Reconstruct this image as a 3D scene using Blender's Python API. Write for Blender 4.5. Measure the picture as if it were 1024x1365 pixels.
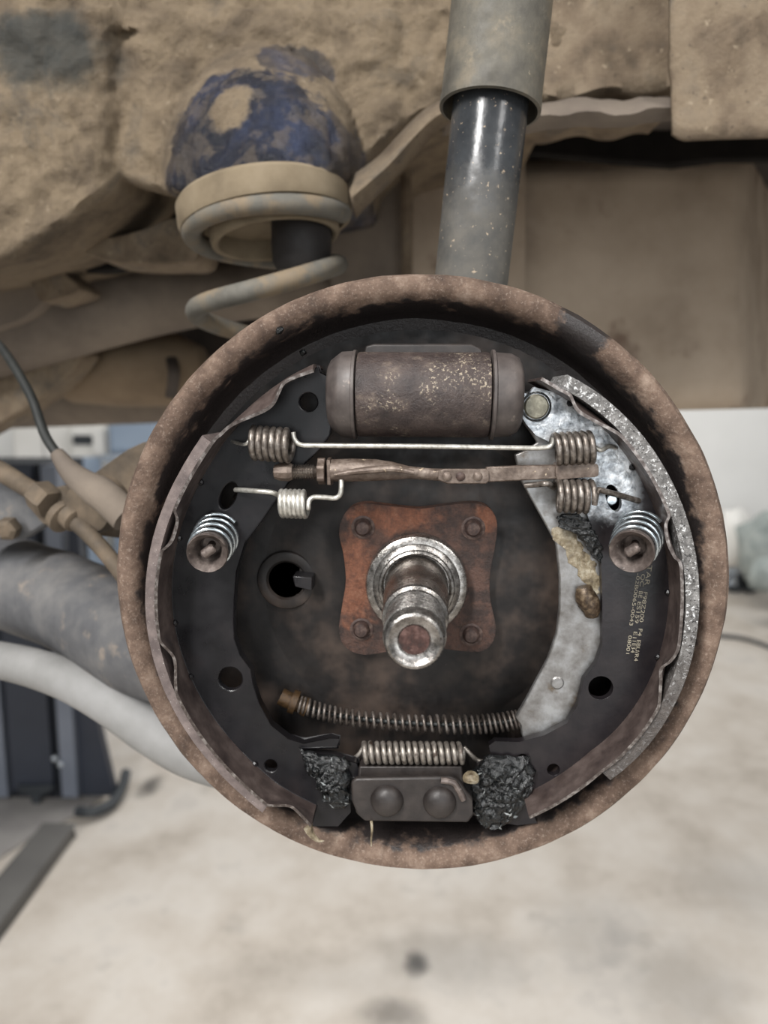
import bpy, bmesh, math, random
from mathutils import Vector, Matrix, noise as mnoise

random.seed(7)
SC = bpy.context.scene
COL = SC.collection
for o in list(bpy.data.objects):
    bpy.data.objects.remove(o)

# ------------------------------------------------------------------ camera
H = 1.30                      # height of the axle above the workshop floor (car on a lift)
F = 1000.0                    # focal length in pixels of the 1024 x 1365 frame
CAM = Vector((0.0023, -0.2814, H + 0.0734))
PITCH, YAW = math.radians(-8.67), math.radians(-3.0)
FWD = Vector((math.sin(YAW) * math.cos(PITCH), math.cos(YAW) * math.cos(PITCH), math.sin(PITCH)))
RGT = Vector((math.cos(YAW), -math.sin(YAW), 0.0))
UPV = RGT.cross(FWD)
cam_d = bpy.data.cameras.new('camera')
cam = bpy.data.objects.new('camera', cam_d)
COL.objects.link(cam)
cam.matrix_world = Matrix(((RGT.x, UPV.x, -FWD.x, CAM.x), (RGT.y, UPV.y, -FWD.y, CAM.y),
                    (RGT.z, UPV.z, -FWD.z, CAM.z), (0, 0, 0, 1)))
cam_d.sensor_fit = 'HORIZONTAL'
cam_d.sensor_width = 36.0
cam_d.lens = F / 1024.0 * 36.0
cam_d.clip_start = 0.01
cam_d.clip_end = 100
cam_d.dof.use_dof = True
cam_d.dof.focus_distance = 0.272
cam_d.dof.aperture_fstop = 11.5
SC.camera = cam

# ------------------------------------------------------------------ world, lights, exposure
SC.view_settings.view_transform = 'Standard'
SC.view_settings.look = 'None'
SC.view_settings.gamma = 1.0
SC.view_settings.use_curve_mapping = False
SC.view_settings.exposure = 0.0
world = bpy.data.worlds.new('workshop_daylight')
SC.world = world
world.use_nodes = True
world.node_tree.nodes['Background'].inputs[0].default_value = (0.93, 0.97, 1.0, 1)
world.node_tree.nodes['Background'].inputs[1].default_value = 0.20


def area_light(name, loc, target, sx, sy, power, col=(1, 0.985, 0.965)):
    d = bpy.data.lights.new(name, 'AREA')
    d.shape = 'RECTANGLE'
    d.size, d.size_y, d.energy, d.color = sx, sy, power, col
    o = bpy.data.objects.new(name, d)
    COL.objects.link(o)
    o.location = loc
    o.rotation_euler = (Vector(target) - Vector(loc)).to_track_quat('-Z', 'Y').to_euler()
    return o


area_light('ceiling_tube_lamp', (-1.0, -1.9, 3.2), (0.0, 0.1, 1.3), 0.35, 1.6, 142)
area_light('ceiling_tube_lamp_side', (1.5, -1.7, 3.2), (0.1, 0.2, 1.3), 0.35, 1.6, 40)
area_light('ceiling_tube_lamp_bay', (0.3, 3.2, 3.6), (0.3, 3.0, 0.0), 3.0, 0.8, 100)
area_light('front_fill_light', (1.0, -4.6, 1.5), (0.4, 0.0, 1.3), 3.2, 2.4, 80, (0.93, 0.97, 1.0))  # added fill behind the camera, brightens the tub and front faces


# ------------------------------------------------------------------ helpers
def P(px, py, Y):
    """world point seen at pixel (px, py) standing at depth Y behind the brake plate rim"""
    d = RGT * ((px - 512.0) / F) + UPV * ((682.5 - py) / F) + FWD
    return CAM + d * ((Y - CAM.y) / d.y)


def PF(px, py, z=0.0):
    """world point at pixel (px, py) on the level z"""
    d = RGT * ((px - 512.0) / F) + UPV * ((682.5 - py) / F) + FWD
    return CAM + d * ((z - CAM.z) / d.z)


def PL(pts, Y):
    return [P(x, y, Y) for x, y in pts]


def lin(c):
    out = []
    for v in c:
        v = v / 255.0
        out.append(v / 12.92 if v <= 0.04045 else ((v + 0.055) / 1.055) ** 2.4)
    return (out[0], out[1], out[2], 1.0)


class NT:
    def __init__(self, name):
        self.m = bpy.data.materials.new(name)
        self.m.use_nodes = True
        self.t = self.m.node_tree
        self.b = self.t.nodes['Principled BSDF']
        tc = self.t.nodes.new('ShaderNodeTexCoord')
        self.co = tc.outputs['Object']

    def n(self, kind, **kw):
        nd = self.t.nodes.new(kind)
        for k, v in kw.items():
            setattr(nd, k, v)
        return nd

    def L(self, a, b):
        self.t.links.new(a, b)

    def noise(self, scale, detail=6.0, rough=0.6, dist=0.0, co=None):
        nd = self.n('ShaderNodeTexNoise')
        nd.inputs['Scale'].default_value = scale
        nd.inputs['Detail'].default_value = detail
        nd.inputs['Roughness'].default_value = rough
        nd.inputs['Distortion'].default_value = dist
        self.L(co or self.co, nd.inputs['Vector'])
        return nd.outputs['Fac']

    def ramp(self, fac, stops):
        nd = self.n('ShaderNodeValToRGB')
        e = nd.color_ramp.elements
        while len(e) < len(stops):
            e.new(0.5)
        for el, (p, c) in zip(e, stops):
            el.position = p
            el.color = c if len(c) == 4 else (*c, 1)
        self.L(fac, nd.inputs['Fac'])
        return nd.outputs['Color']

    def step(self, fac, lo, hi):
        nd = self.n('ShaderNodeMapRange')
        nd.interpolation_type = 'SMOOTHSTEP'
        nd.inputs['From Min'].default_value = lo
        nd.inputs['From Max'].default_value = hi
        self.L(fac, nd.inputs['Value'])
        return nd.outputs['Result']

    def math(self, op, a, b=None):
        nd = self.n('ShaderNodeMath', operation=op)
        for i, v in enumerate((a, b)):
            if v is None:
                continue
            if isinstance(v, (int, float)):
                nd.inputs[i].default_value = v
            else:
                self.L(v, nd.inputs[i])
        return nd.outputs[0]

    def mix(self, fac, a, b):
        nd = self.n('ShaderNodeMix', data_type='RGBA')
        if isinstance(fac, (int, float)):
            nd.inputs[0].default_value = fac
        else:
            self.L(fac, nd.inputs[0])
        for s, v in ((6, a), (7, b)):
            if isinstance(v, tuple):
                nd.inputs[s].default_value = v
            else:
                self.L(v, nd.inputs[s])
        return nd.outputs[2]

    def bump(self, height, strength, distance):
        nd = self.n('ShaderNodeBump')
        nd.inputs['Strength'].default_value = strength
        nd.inputs['Distance'].default_value = distance
        self.L(height, nd.inputs['Height'])
        self.L(nd.outputs['Normal'], self.b.inputs['Normal'])

    def world_dist(self, point, sx=1.0, sy=1.0, sz=1.0):
        """distance from a fixed world point, axes scaled"""
        g = self.n('ShaderNodeNewGeometry')
        s = self.n('ShaderNodeVectorMath', operation='SUBTRACT')
        self.L(g.outputs['Position'], s.inputs[0])
        s.inputs[1].default_value = tuple(point)
        m = self.n('ShaderNodeVectorMath', operation='MULTIPLY')
        self.L(s.outputs[0], m.inputs[0])
        m.inputs[1].default_value = (sx, sy, sz)
        l = self.n('ShaderNodeVectorMath', operation='LENGTH')
        self.L(m.outputs[0], l.inputs[0])
        return l.outputs['Value']


def mat(name, cols, scale=300.0, rough=(0.5, 0.8), metal=0.0, bump=0.4, bscale=None, bdist=0.0004,
        spots=None, spec=0.5, coat=0.0):
    """worn surface: blotchy colour from noise, finer speckle, roughness break-up and relief"""
    t = NT(name)
    f = t.noise(scale)
    k = len(cols)
    col = t.ramp(f, [(0.3 + 0.4 * i / max(1, k - 1), lin(c)) for i, c in enumerate(cols)])
    if spots:
        for sp in spots:
            c, sc, lo, hi = sp[:4]
            fm = t.step(t.noise(sc, 4.0, 0.65), lo, hi)
            if len(sp) > 4:
                fm = t.math('MULTIPLY', fm, t.step(t.noise(sp[4], 3.0, 0.5), 0.48, 0.60))
            col = t.mix(fm, col, lin(c))
    t.L(col, t.b.inputs['Base Color'])
    r = t.n('ShaderNodeMapRange')
    r.inputs['From Min'].default_value = 0.3
    r.inputs['From Max'].default_value = 0.7
    r.inputs['To Min'].default_value, r.inputs['To Max'].default_value = rough
    t.L(t.noise(scale * 2.3), r.inputs['Value'])
    t.L(r.outputs['Result'], t.b.inputs['Roughness'])
    t.b.inputs['Metallic'].default_value = metal
    t.b.inputs['Specular IOR Level'].default_value = spec
    if coat:
        t.b.inputs['Coat Weight'].default_value = coat
        t.b.inputs['Coat Roughness'].default_value = 0.12
    if bump:
        t.bump(t.noise(bscale or scale * 3, 7.0, 0.65), bump, bdist)
    return t.m


# ---- mesh makers: each returns (verts, faces) in world space
def join(*parts):
    V, Fc = [], []
    for v, f in parts:
        o = len(V)
        V += list(v)
        Fc += [tuple(i + o for i in q) for q in f]
    return V, Fc


def frame(d):
    d = Vector(d).normalized()
    a = Vector((0, 0, 1)) if abs(d.z) < 0.9 else Vector((1, 0, 0))
    x = a.cross(d).normalized()
    return x, d.cross(x), d


def lathe(prof, center, axis, seg=48, wob=0.0, closed=False):
    """prof: (radius, height along axis)"""
    x, y, d = frame(axis)
    c = Vector(center)
    V, Fc = [], []
    for r, h in prof:
        for i in range(seg):
            a = 2 * math.pi * i / seg
            q = x * math.cos(a) + y * math.sin(a)
            rr = r
            if wob:
                rr += wob * mnoise.noise(Vector((q * 6 + d * h * 300))) + wob * 0.5 * mnoise.noise(Vector((q * 22 + d * h * 300)))
            V.append(c + q * rr + d * h)
    n = len(prof)
    for j in range(n if closed else n - 1):
        for i in range(seg):
            a, b = j * seg + i, j * seg + (i + 1) % seg
            k = (j + 1) % n
            Fc.append((a, b, k * seg + (i + 1) % seg, k * seg + i))
    if not closed:
        if prof[0][0] > 1e-6:
            Fc.append(tuple(reversed(range(seg))))
        if prof[-1][0] > 1e-6:
            Fc.append(tuple((n - 1) * seg + i for i in range(seg)))
    return V, Fc


def tube(path, rad, seg=10, caps=True, flat=1.0, up=None):
    path = [Vector(p) for p in path]
    n = len(path)
    V, Fc = [], []
    px = None
    for i, p in enumerate(path):
        d = (path[min(i + 1, n - 1)] - path[max(i - 1, 0)])
        if d.length < 1e-12:
            d = Vector((0, 0, 1))
        d.normalize()
        if px is None:
            if up is not None:
                px = (Vector(up) - d * Vector(up).dot(d)).normalized()
            else:
                px = frame(d)[0]
        else:
            px = px - d * px.dot(d)
            px.normalize()
        py = d.cross(px)
        r = rad(i / (n - 1)) if callable(rad) else rad
        for k in range(seg):
            a = 2 * math.pi * k / seg
            V.append(p + px * (r * math.cos(a)) + py * (r * flat * math.sin(a)))
    for i in range(n - 1):
        for k in range(seg):
            a, b = i * seg + k, i * seg + (k + 1) % seg
            Fc.append((a, b, b + seg, a + seg))
    if caps:
        Fc.append(tuple(reversed(range(seg))))
        Fc.append(tuple((n - 1) * seg + k for k in range(seg)))
    return V, Fc


def prism(outer, holes, dvec):
    """flat outline (world points, any plane) with holes, thickened by dvec"""
    loops = [[Vector(p) for p in l] for l in [outer] + list(holes)]
    flat = [p for l in loops for p in l]
    n = len(flat)
    bm = bmesh.new()
    bv = [bm.verts.new(p) for p in flat]
    o = 0
    es = []
    for l in loops:
        es += [bm.edges.new((bv[o + i], bv[o + (i + 1) % len(l)])) for i in range(len(l))]
        o += len(l)
    bm.verts.index_update()
    bmesh.ops.triangle_fill(bm, use_beauty=True, use_dissolve=False, edges=es)
    bm.verts.index_update()
    tri = [tuple(v.index for v in f.verts) for f in bm.faces]
    bm.free()
    dv = Vector(dvec)
    V = flat + [p + dv for p in flat]
    Fc = []
    for a, b, c in tri:
        nr = (flat[b] - flat[a]).cross(flat[c] - flat[a])
        if nr.dot(dv) > 0:
            a, c = c, a
        Fc.append((a, b, c))
        Fc.append((c + n, b + n, a + n))
    o = 0
    for l in loops:
        k = len(l)
        for i in range(k):
            a, b = o + i, o + (i + 1) % k
            Fc.append((a, b, b + n, a + n))
        o += k
    return V, Fc


def circ(c, r, n=20, sx=1.0, ang=0.0):
    """circle in the plane of the brake plate"""
    c = Vector(c)
    out = []
    for i in range(n):
        a = 2 * math.pi * i / n
        u, w = r * sx * math.cos(a), r * math.sin(a)
        out.append(c + Vector((u * math.cos(ang) - w * math.sin(ang), 0, u * math.sin(ang) + w * math.cos(ang))))
    return out


def box(c, s):
    c = Vector(c)
    x, y, z = (v / 2 for v in s)
    V = [c + Vector((i * x, j * y, k * z)) for i in (-1, 1) for j in (-1, 1) for k in (-1, 1)]
    return V, [(0, 1, 3, 2), (4, 6, 7, 5), (0, 4, 5, 1), (2, 3, 7, 6), (0, 2, 6, 4), (1, 5, 7, 3)]


def grid(rows, close=False):
    V = [Vector(p) for r in rows for p in r]
    m = len(rows[0])
    Fc = []
    for j in range(len(rows) - 1):
        for i in range(m - 1):
            a = j * m + i
            Fc.append((a, a + 1, a + m + 1, a + m))
    return V, Fc


def spline(pts, n=8, closed=False):
    """Catmull-Rom through points"""
    pts = [Vector(p) for p in pts]
    out = []
    m = len(pts)
    for i in range(m if closed else m - 1):
        if closed:
            p0, p1, p2, p3 = pts[i - 1], pts[i], pts[(i + 1) % m], pts[(i + 2) % m]
        else:
            p0, p1, p2, p3 = pts[max(i - 1, 0)], pts[i], pts[i + 1], pts[min(i + 2, m - 1)]
        for k in range(n):
            t = k / n
            out.append(0.5 * ((2 * p1) + (p2 - p0) * t + (2 * p0 - 5 * p1 + 4 * p2 - p3) * t * t + (3 * p1 - p0 - 3 * p2 + p3) * t ** 3))
    if not closed:
        out.append(pts[-1])
    return out


def spline2(pts, n=6, closed=False):
    return [(p.x, p.y) for p in spline([Vector((x, y, 0)) for x, y in pts], n, closed)]


def helix(p0, p1, r, turns, a0=0.0, n=16, r1=None):
    p0, p1 = Vector(p0), Vector(p1)
    x, y, d = frame(p1 - p0)
    out = []
    k = int(turns * n)
    for i in range(k + 1):
        t = i / k
        a = a0 + 2 * math.pi * turns * t
        rr = r + ((r1 if r1 is not None else r) - r) * t
        out.append(p0.lerp(p1, t) + x * (rr * math.cos(a)) + y * (rr * math.sin(a)))
    return out


def obj(name, vf, material, parent=None, smooth=35.0, bevel=0.0, sub=0, solid=0.0, kind=None, label=None, origin=None):
    V, Fc = vf
    V = [Vector(v) for v in V]
    if origin is None:
        lo = Vector((min(v.x for v in V), min(v.y for v in V), min(v.z for v in V)))
        hi = Vector((max(v.x for v in V), max(v.y for v in V), max(v.z for v in V)))
        origin = (lo + hi) / 2
        if parent is None:
            origin.z = lo.z
    origin = Vector(origin)
    me = bpy.data.meshes.new(name)
    me.from_pydata([v - origin for v in V], [], Fc)
    me.update()
    me.materials.append(material)
    if smooth:
        me.shade_smooth()
        me.set_sharp_from_angle(angle=math.radians(smooth))
    o = bpy.data.objects.new(name, me)
    COL.objects.link(o)
    if parent is not None:
        o.parent = parent
        base = Vector((0, 0, 0))
        q = parent
        while q is not None:
            base += Vector(q.location)
            q = q.parent
        o.location = origin - base
    else:
        o.location = origin
    if solid:
        md = o.modifiers.new('thickness', 'SOLIDIFY')
        md.thickness = solid
        md.offset = 0
    if bevel:
        md = o.modifiers.new('bevel', 'BEVEL')
        md.width = bevel
        md.segments = 2
        md.limit_method = 'ANGLE'
        md.angle_limit = math.radians(38)
        md.harden_normals = False
    if sub:
        md = o.modifiers.new('subdivision', 'SUBSURF')
        md.levels = md.render_levels = sub
    if kind:
        o['kind'] = kind
    if label:
        o['label'] = label
    return o


def tag(o, label, cat, group=None, kind=None):
    o['label'] = label
    o['category'] = cat
    if group:
        o['group'] = group
    if kind:
        o['kind'] = kind
    return o


def thing(name, loc, label, cat, group=None):
    o = bpy.data.objects.new(name, None)
    o.empty_display_size = 0.01
    COL.objects.link(o)
    o.location = loc
    return tag(o, label, cat, group)


def polar(p, c):
    return math.atan2(p.z - c.z, p.x - c.x), math.hypot(p.x - c.x, p.z - c.z)


def rail_depth(x, y):
    d = 0.205 + 0.00004 * max(0, x - 450) - 0.02 * math.exp(-((x - 20) / 160.0) ** 2)
    q = ((x - 350) / 135.0) ** 2 + ((y - 245) / 185.0) ** 2
    if q < 1:
        d -= 0.078 * math.sqrt(1 - q)
    d += 0.010 * math.exp(-((x - 165) / 22.0) ** 2) * (1 if y > 40 else 0.5)
    d += 0.004 * math.exp(-((x - 540) / 14.0) ** 2)
    if y < 12:
        d += 0.003
    return d


# ------------------------------------------------------------------ materials
HUB = Vector((0, 0, H))


def rim_material():
    t = NT('rusty_rim')
    f = t.noise(90, 8, 0.65)
    col = t.ramp(f, [(0.25, lin((50, 38, 31))), (0.42, lin((80, 63, 52))), (0.56, lin((106, 87, 74))), (0.72, lin((138, 120, 106)))])
    fine = t.step(t.noise(900, 6, 0.7), 0.52, 0.68)
    col = t.mix(t.math('MULTIPLY', fine, 0.28), col, lin((176, 160, 146)))
    # darker, less rough band inside the inner lip, with a ragged edge
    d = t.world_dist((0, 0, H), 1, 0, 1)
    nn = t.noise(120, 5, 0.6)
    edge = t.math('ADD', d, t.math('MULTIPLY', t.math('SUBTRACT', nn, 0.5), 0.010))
    dark_fac = t.step(edge, 0.1098, 0.1078)
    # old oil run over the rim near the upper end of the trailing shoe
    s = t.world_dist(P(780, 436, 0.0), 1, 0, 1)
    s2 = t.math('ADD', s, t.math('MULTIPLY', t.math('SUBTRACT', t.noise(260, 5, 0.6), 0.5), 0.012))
    dark_fac = t.math('MAXIMUM', dark_fac, t.step(s2, 0.0115, 0.0085))
    col = t.mix(dark_fac, col, lin((38, 33, 32)))
    t.L(col, t.b.inputs['Base Color'])
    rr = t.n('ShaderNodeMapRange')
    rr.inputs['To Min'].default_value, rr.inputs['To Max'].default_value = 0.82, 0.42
    t.L(dark_fac, rr.inputs['Value'])
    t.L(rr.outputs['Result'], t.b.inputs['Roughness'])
    t.bump(t.noise(650, 8, 0.7), 0.75, 0.0006)
    return t.m


M = {}
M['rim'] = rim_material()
M['plate'] = mat('oily_black_plate', [(17, 15, 15), (28, 25, 24), (40, 35, 32)], 70, (0.4, 0.65), 0.0, 0.3, 260, 0.0004,
                 spots=[((66, 56, 50), 26, 0.46, 0.70), ((126, 120, 116), 520, 0.74, 0.80)], spec=0.3)
M['web'] = mat('black_painted_web', [(16, 15, 17), (23, 22, 24), (32, 29, 30)], 60, (0.24, 0.42), 0.0, 0.12, 240, 0.0002,
               spots=[((90, 86, 86), 700, 0.72, 0.80)], spec=0.35)


def lining_grey_material():
    """rough friction lining, soaked dark with grease towards its lower end"""
    t = NT('grey_friction_lining')
    g = t.n('ShaderNodeNewGeometry')
    sp = t.n('ShaderNodeSeparateXYZ')
    t.L(g.outputs['Position'], sp.inputs[0])
    h = t.math('ADD', sp.outputs['Z'], t.math('MULTIPLY', t.math('SUBTRACT', t.noise(150, 5, 0.6), 0.5), 0.02))
    dark_fac = t.step(h, P(920, 800, FY_).z, P(900, 960, FY_).z)
    col = t.ramp(t.noise(420), [(0.3, lin((70, 68, 67))), (0.5, lin((108, 106, 104))), (0.7, lin((140, 138, 136)))])
    col = t.mix(t.step(t.noise(900, 4, 0.65), 0.56, 0.64), col, lin((210, 210, 210)))
    col = t.mix(t.step(t.noise(760, 4, 0.65), 0.58, 0.66), col, lin((40, 38, 38)))
    soak = t.ramp(t.noise(200), [(0.3, lin((50, 44, 41))), (0.7, lin((80, 72, 67)))])
    col = t.mix(t.math('MULTIPLY', dark_fac, 0.85), col, soak)
    t.L(col, t.b.inputs['Base Color'])
    t.b.inputs['Roughness'].default_value = 0.5
    t.bump(t.noise(900, 7, 0.65), 1.0, 0.0008)
    return t.m


FY_ = -0.014


def web_sheen_material():
    """black painted web with reflected light coloured into its oily upper end"""
    t = NT('half_sheen_web')
    g = t.n('ShaderNodeNewGeometry')
    sp = t.n('ShaderNodeSeparateXYZ')
    t.L(g.outputs['Position'], sp.inputs[0])
    z0 = P(800, 690, 0.001).z
    n1 = t.noise(90, 5, 0.6)
    n2 = t.noise(260, 6, 0.62)
    h = t.math('ADD', sp.outputs['Z'], t.math('MULTIPLY', t.math('SUBTRACT', n1, 0.5), 0.022))
    x0 = P(862, 640, 0.001).x
    hx = t.math('ADD', sp.outputs['X'], t.math('MULTIPLY', t.math('SUBTRACT', n2, 0.5), 0.008))
    sheen = t.math('MULTIPLY', t.step(h, z0 - 0.003, z0 + 0.004), t.step(hx, x0, x0 - 0.006))  # mask of the sheen painted on as bright steel tones
    steel = t.ramp(n2, [(0.34, lin((100, 104, 108))), (0.5, lin((178, 182, 186))), (0.66, lin((226, 228, 230)))])  # bright tones of the painted sheen, not bare metal
    black = t.ramp(n1, [(0.3, lin((22, 20, 23))), (0.7, lin((38, 34, 35)))])
    t.L(t.mix(sheen, black, steel), t.b.inputs['Base Color'])
    t.L(t.math('MULTIPLY', sheen, 0.75), t.b.inputs['Metallic'])
    t.b.inputs['Roughness'].default_value = 0.30
    t.b.inputs['Specular IOR Level'].default_value = 0.35
    t.bump(t.math('MULTIPLY', t.noise(330, 6, 0.6, 0.6), t.math('ADD', t.math('MULTIPLY', sheen, 0.9), 0.1)), 0.8, 0.0008)
    return t.m


M['web_sheen'] = web_sheen_material()
M['platform'] = mat('oiled_steel_strip', [(62, 52, 50), (86, 74, 70), (110, 97, 92)], 120, (0.3, 0.5), 0.35, 0.2, 420, 0.0002)
M['platform_edge'] = mat('bright_strip_edge', [(62, 54, 51), (92, 84, 80), (150, 144, 140)], 500, (0.24, 0.42), 0.6, 0.2, 500, 0.0002)  # front edge colour, brighter than the rest of the strip
M['lining_dark'] = mat('dark_friction_lining', [(78, 68, 66), (98, 87, 84), (116, 104, 100)], 180, (0.5, 0.8), 0.0, 0.5, 900, 0.0003,
                       spots=[((186, 182, 178), 1500, 0.66, 0.72)])  # pale specks painted in as glints
M['lining_grey'] = lining_grey_material()
M['lever'] = mat('zinc_plated_lever', [(104, 100, 96), (134, 132, 130), (160, 160, 160)], 150, (0.34, 0.5), 0.75, 0.2, 700, 0.0003,
                 spots=[((96, 82, 66), 90, 0.56, 0.76)])
M['pin'] = mat('dull_pin_steel', [(96, 92, 80), (120, 116, 102), (160, 156, 140)], 300, (0.35, 0.5), 0.5, 0.4, 700, 0.0004)
M['brass_lump'] = mat('brown_weld', [(40, 32, 26), (78, 64, 50), (120, 104, 84)], 500, (0.3, 0.5), 0.4, 0.5, 800, 0.0004)
M['cylinder'] = mat('grimy_cast_body', [(40, 32, 31), (60, 50, 47), (78, 66, 61)], 120, (0.4, 0.65), 0.0, 0.8, 1000, 0.0006,
                    spots=[((96, 84, 75), 150, 0.56, 0.75), ((150, 138, 120), 900, 0.54, 0.62, 55)])
M['boot'] = mat('old_rubber_boot', [(58, 52, 50), (76, 69, 66), (92, 84, 80)], 110, (0.42, 0.6), 0.0, 0.15, 500, 0.0002,
                spots=[((132, 120, 112), 180, 0.64, 0.78)])


def rust_material():
    """brown scale with bright orange rust breaking out at one side"""
    t = NT('red_rust')
    n1 = t.noise(130, 8, 0.68)
    col = t.ramp(n1, [(0.3, lin((30, 22, 20))), (0.46, lin((50, 36, 31))), (0.58, lin((74, 52, 43))), (0.72, lin((60, 50, 46)))])
    e = t.math('MULTIPLY', t.math('SUBTRACT', t.noise(110, 6, 0.65), 0.5), 2.4)
    m = None
    for px, py, rx, rz in ((474, 770, 0.010, 0.022), (520, 690, 0.020, 0.007), (650, 690, 0.006, 0.006)):
        d = t.step(t.math('ADD', t.world_dist(P(px, py, 0.0135), 1 / rx, 0, 1 / rz), e), 1.2, 0.5)
        m = d if m is None else t.math('MAXIMUM', m, d)
    org = t.ramp(t.noise(420, 6, 0.65), [(0.3, lin((92, 54, 38))), (0.55, lin((136, 84, 58))), (0.75, lin((160, 116, 92)))])
    t.L(t.mix(t.math('MULTIPLY', m, 0.55), col, org), t.b.inputs['Base Color'])
    t.b.inputs['Roughness'].default_value = 0.75
    t.bump(t.noise(620, 8, 0.7), 0.9, 0.0009)
    return t.m


M['rust'] = rust_material()
M['bolt_dark'] = mat('dark_rusty_bolt', [(44, 34, 31), (66, 50, 45), (96, 80, 72)], 500, (0.5, 0.75), 0.2, 0.5, 1200, 0.0003)
M['steel'] = mat('machined_steel', [(96, 92, 88), (144, 140, 136), (184, 181, 177)], 380, (0.16, 0.38), 0.9, 0.35, 900, 0.0003,
                 spots=[((70, 60, 54), 420, 0.63, 0.72)])
M['steel_dark'] = mat('oiled_steel', [(96, 88, 82), (130, 122, 115), (150, 143, 137)], 160, (0.2, 0.32), 0.9, 0.1, 600, 0.0002)
M['bore'] = mat('rust_red_bore', [(36, 22, 19), (60, 36, 30), (100, 76, 70)], 420, (0.5, 0.8), 0.1, 0.6, 1200, 0.0004)
M['spring_brown'] = mat('brown_spring_wire', [(74, 66, 60), (112, 104, 97), (156, 149, 142)], 450, (0.28, 0.48), 0.65, 0.3, 1500, 0.0002)
M['spring_silver'] = mat('silver_spring_wire', [(150, 146, 138), (186, 183, 175), (210, 208, 202)], 500, (0.28, 0.45), 0.7, 0.2, 1500, 0.0002)
M['spring_grey'] = mat('greasy_grey_wire', [(96, 88, 82), (140, 133, 125), (172, 166, 158)], 400, (0.3, 0.5), 0.65, 0.3, 1200, 0.0002,
                       spots=[((66, 52, 44), 160, 0.58, 0.70)])
M['spring_dark'] = mat('dark_cable_spring', [(60, 52, 47), (96, 88, 82), (140, 133, 128)], 250, (0.3, 0.5), 0.55, 0.3, 1200, 0.0002)
M['spring_blued'] = mat('bright_blued_wire', [(150, 158, 164), (196, 204, 208)], 300, (0.16, 0.3), 0.9, 0.0)
M['brass'] = mat('brass_yellow_end', [(42, 31, 20), (70, 51, 30), (56, 44, 31)], 300, (0.4, 0.6), 0.4, 0.3, 900, 0.0003)
M['strut'] = mat('brown_strut_steel', [(66, 54, 47), (98, 85, 76), (134, 121, 111)], 240, (0.36, 0.6), 0.35, 0.5, 900, 0.0004,
                 spots=[((196, 178, 152), 330, 0.64, 0.72), ((56, 42, 36), 120, 0.62, 0.74)])
M['cup'] = mat('worn_cup_steel', [(70, 62, 59), (100, 90, 85), (132, 121, 115)], 300, (0.3, 0.5), 0.45, 0.4, 900, 0.0003,
               spots=[((206, 198, 190), 520, 0.66, 0.72)])
M['anchor'] = mat('sooty_anchor_plate', [(30, 26, 25), (42, 37, 35), (54, 48, 45)], 120, (0.4, 0.6), 0.1, 0.3, 600, 0.0003)
M['grease'] = mat('black_grease', [(6, 7, 8), (12, 14, 15), (20, 23, 24)], 220, (0.14, 0.34), 0.0, 0.7, 420, 0.001, spec=0.6)
M['grease_flake'] = mat('smeared_grease', [(92, 98, 100), (150, 152, 150)], 400, (0.15, 0.35), 0.0, 0.3, 900, 0.0003)
M['old_grease'] = mat('yellow_old_grease', [(66, 54, 40), (128, 116, 94), (176, 168, 150)], 260, (0.2, 0.45), 0.0, 0.7, 700, 0.0006)
M['print'] = mat('cream_ink', [(128, 120, 104), (166, 158, 140)], 900, (0.5, 0.7), 0.0, 0.0)

DUST = [(72, 61, 48), (98, 84, 68), (116, 102, 84), (100, 89, 76)]


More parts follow.
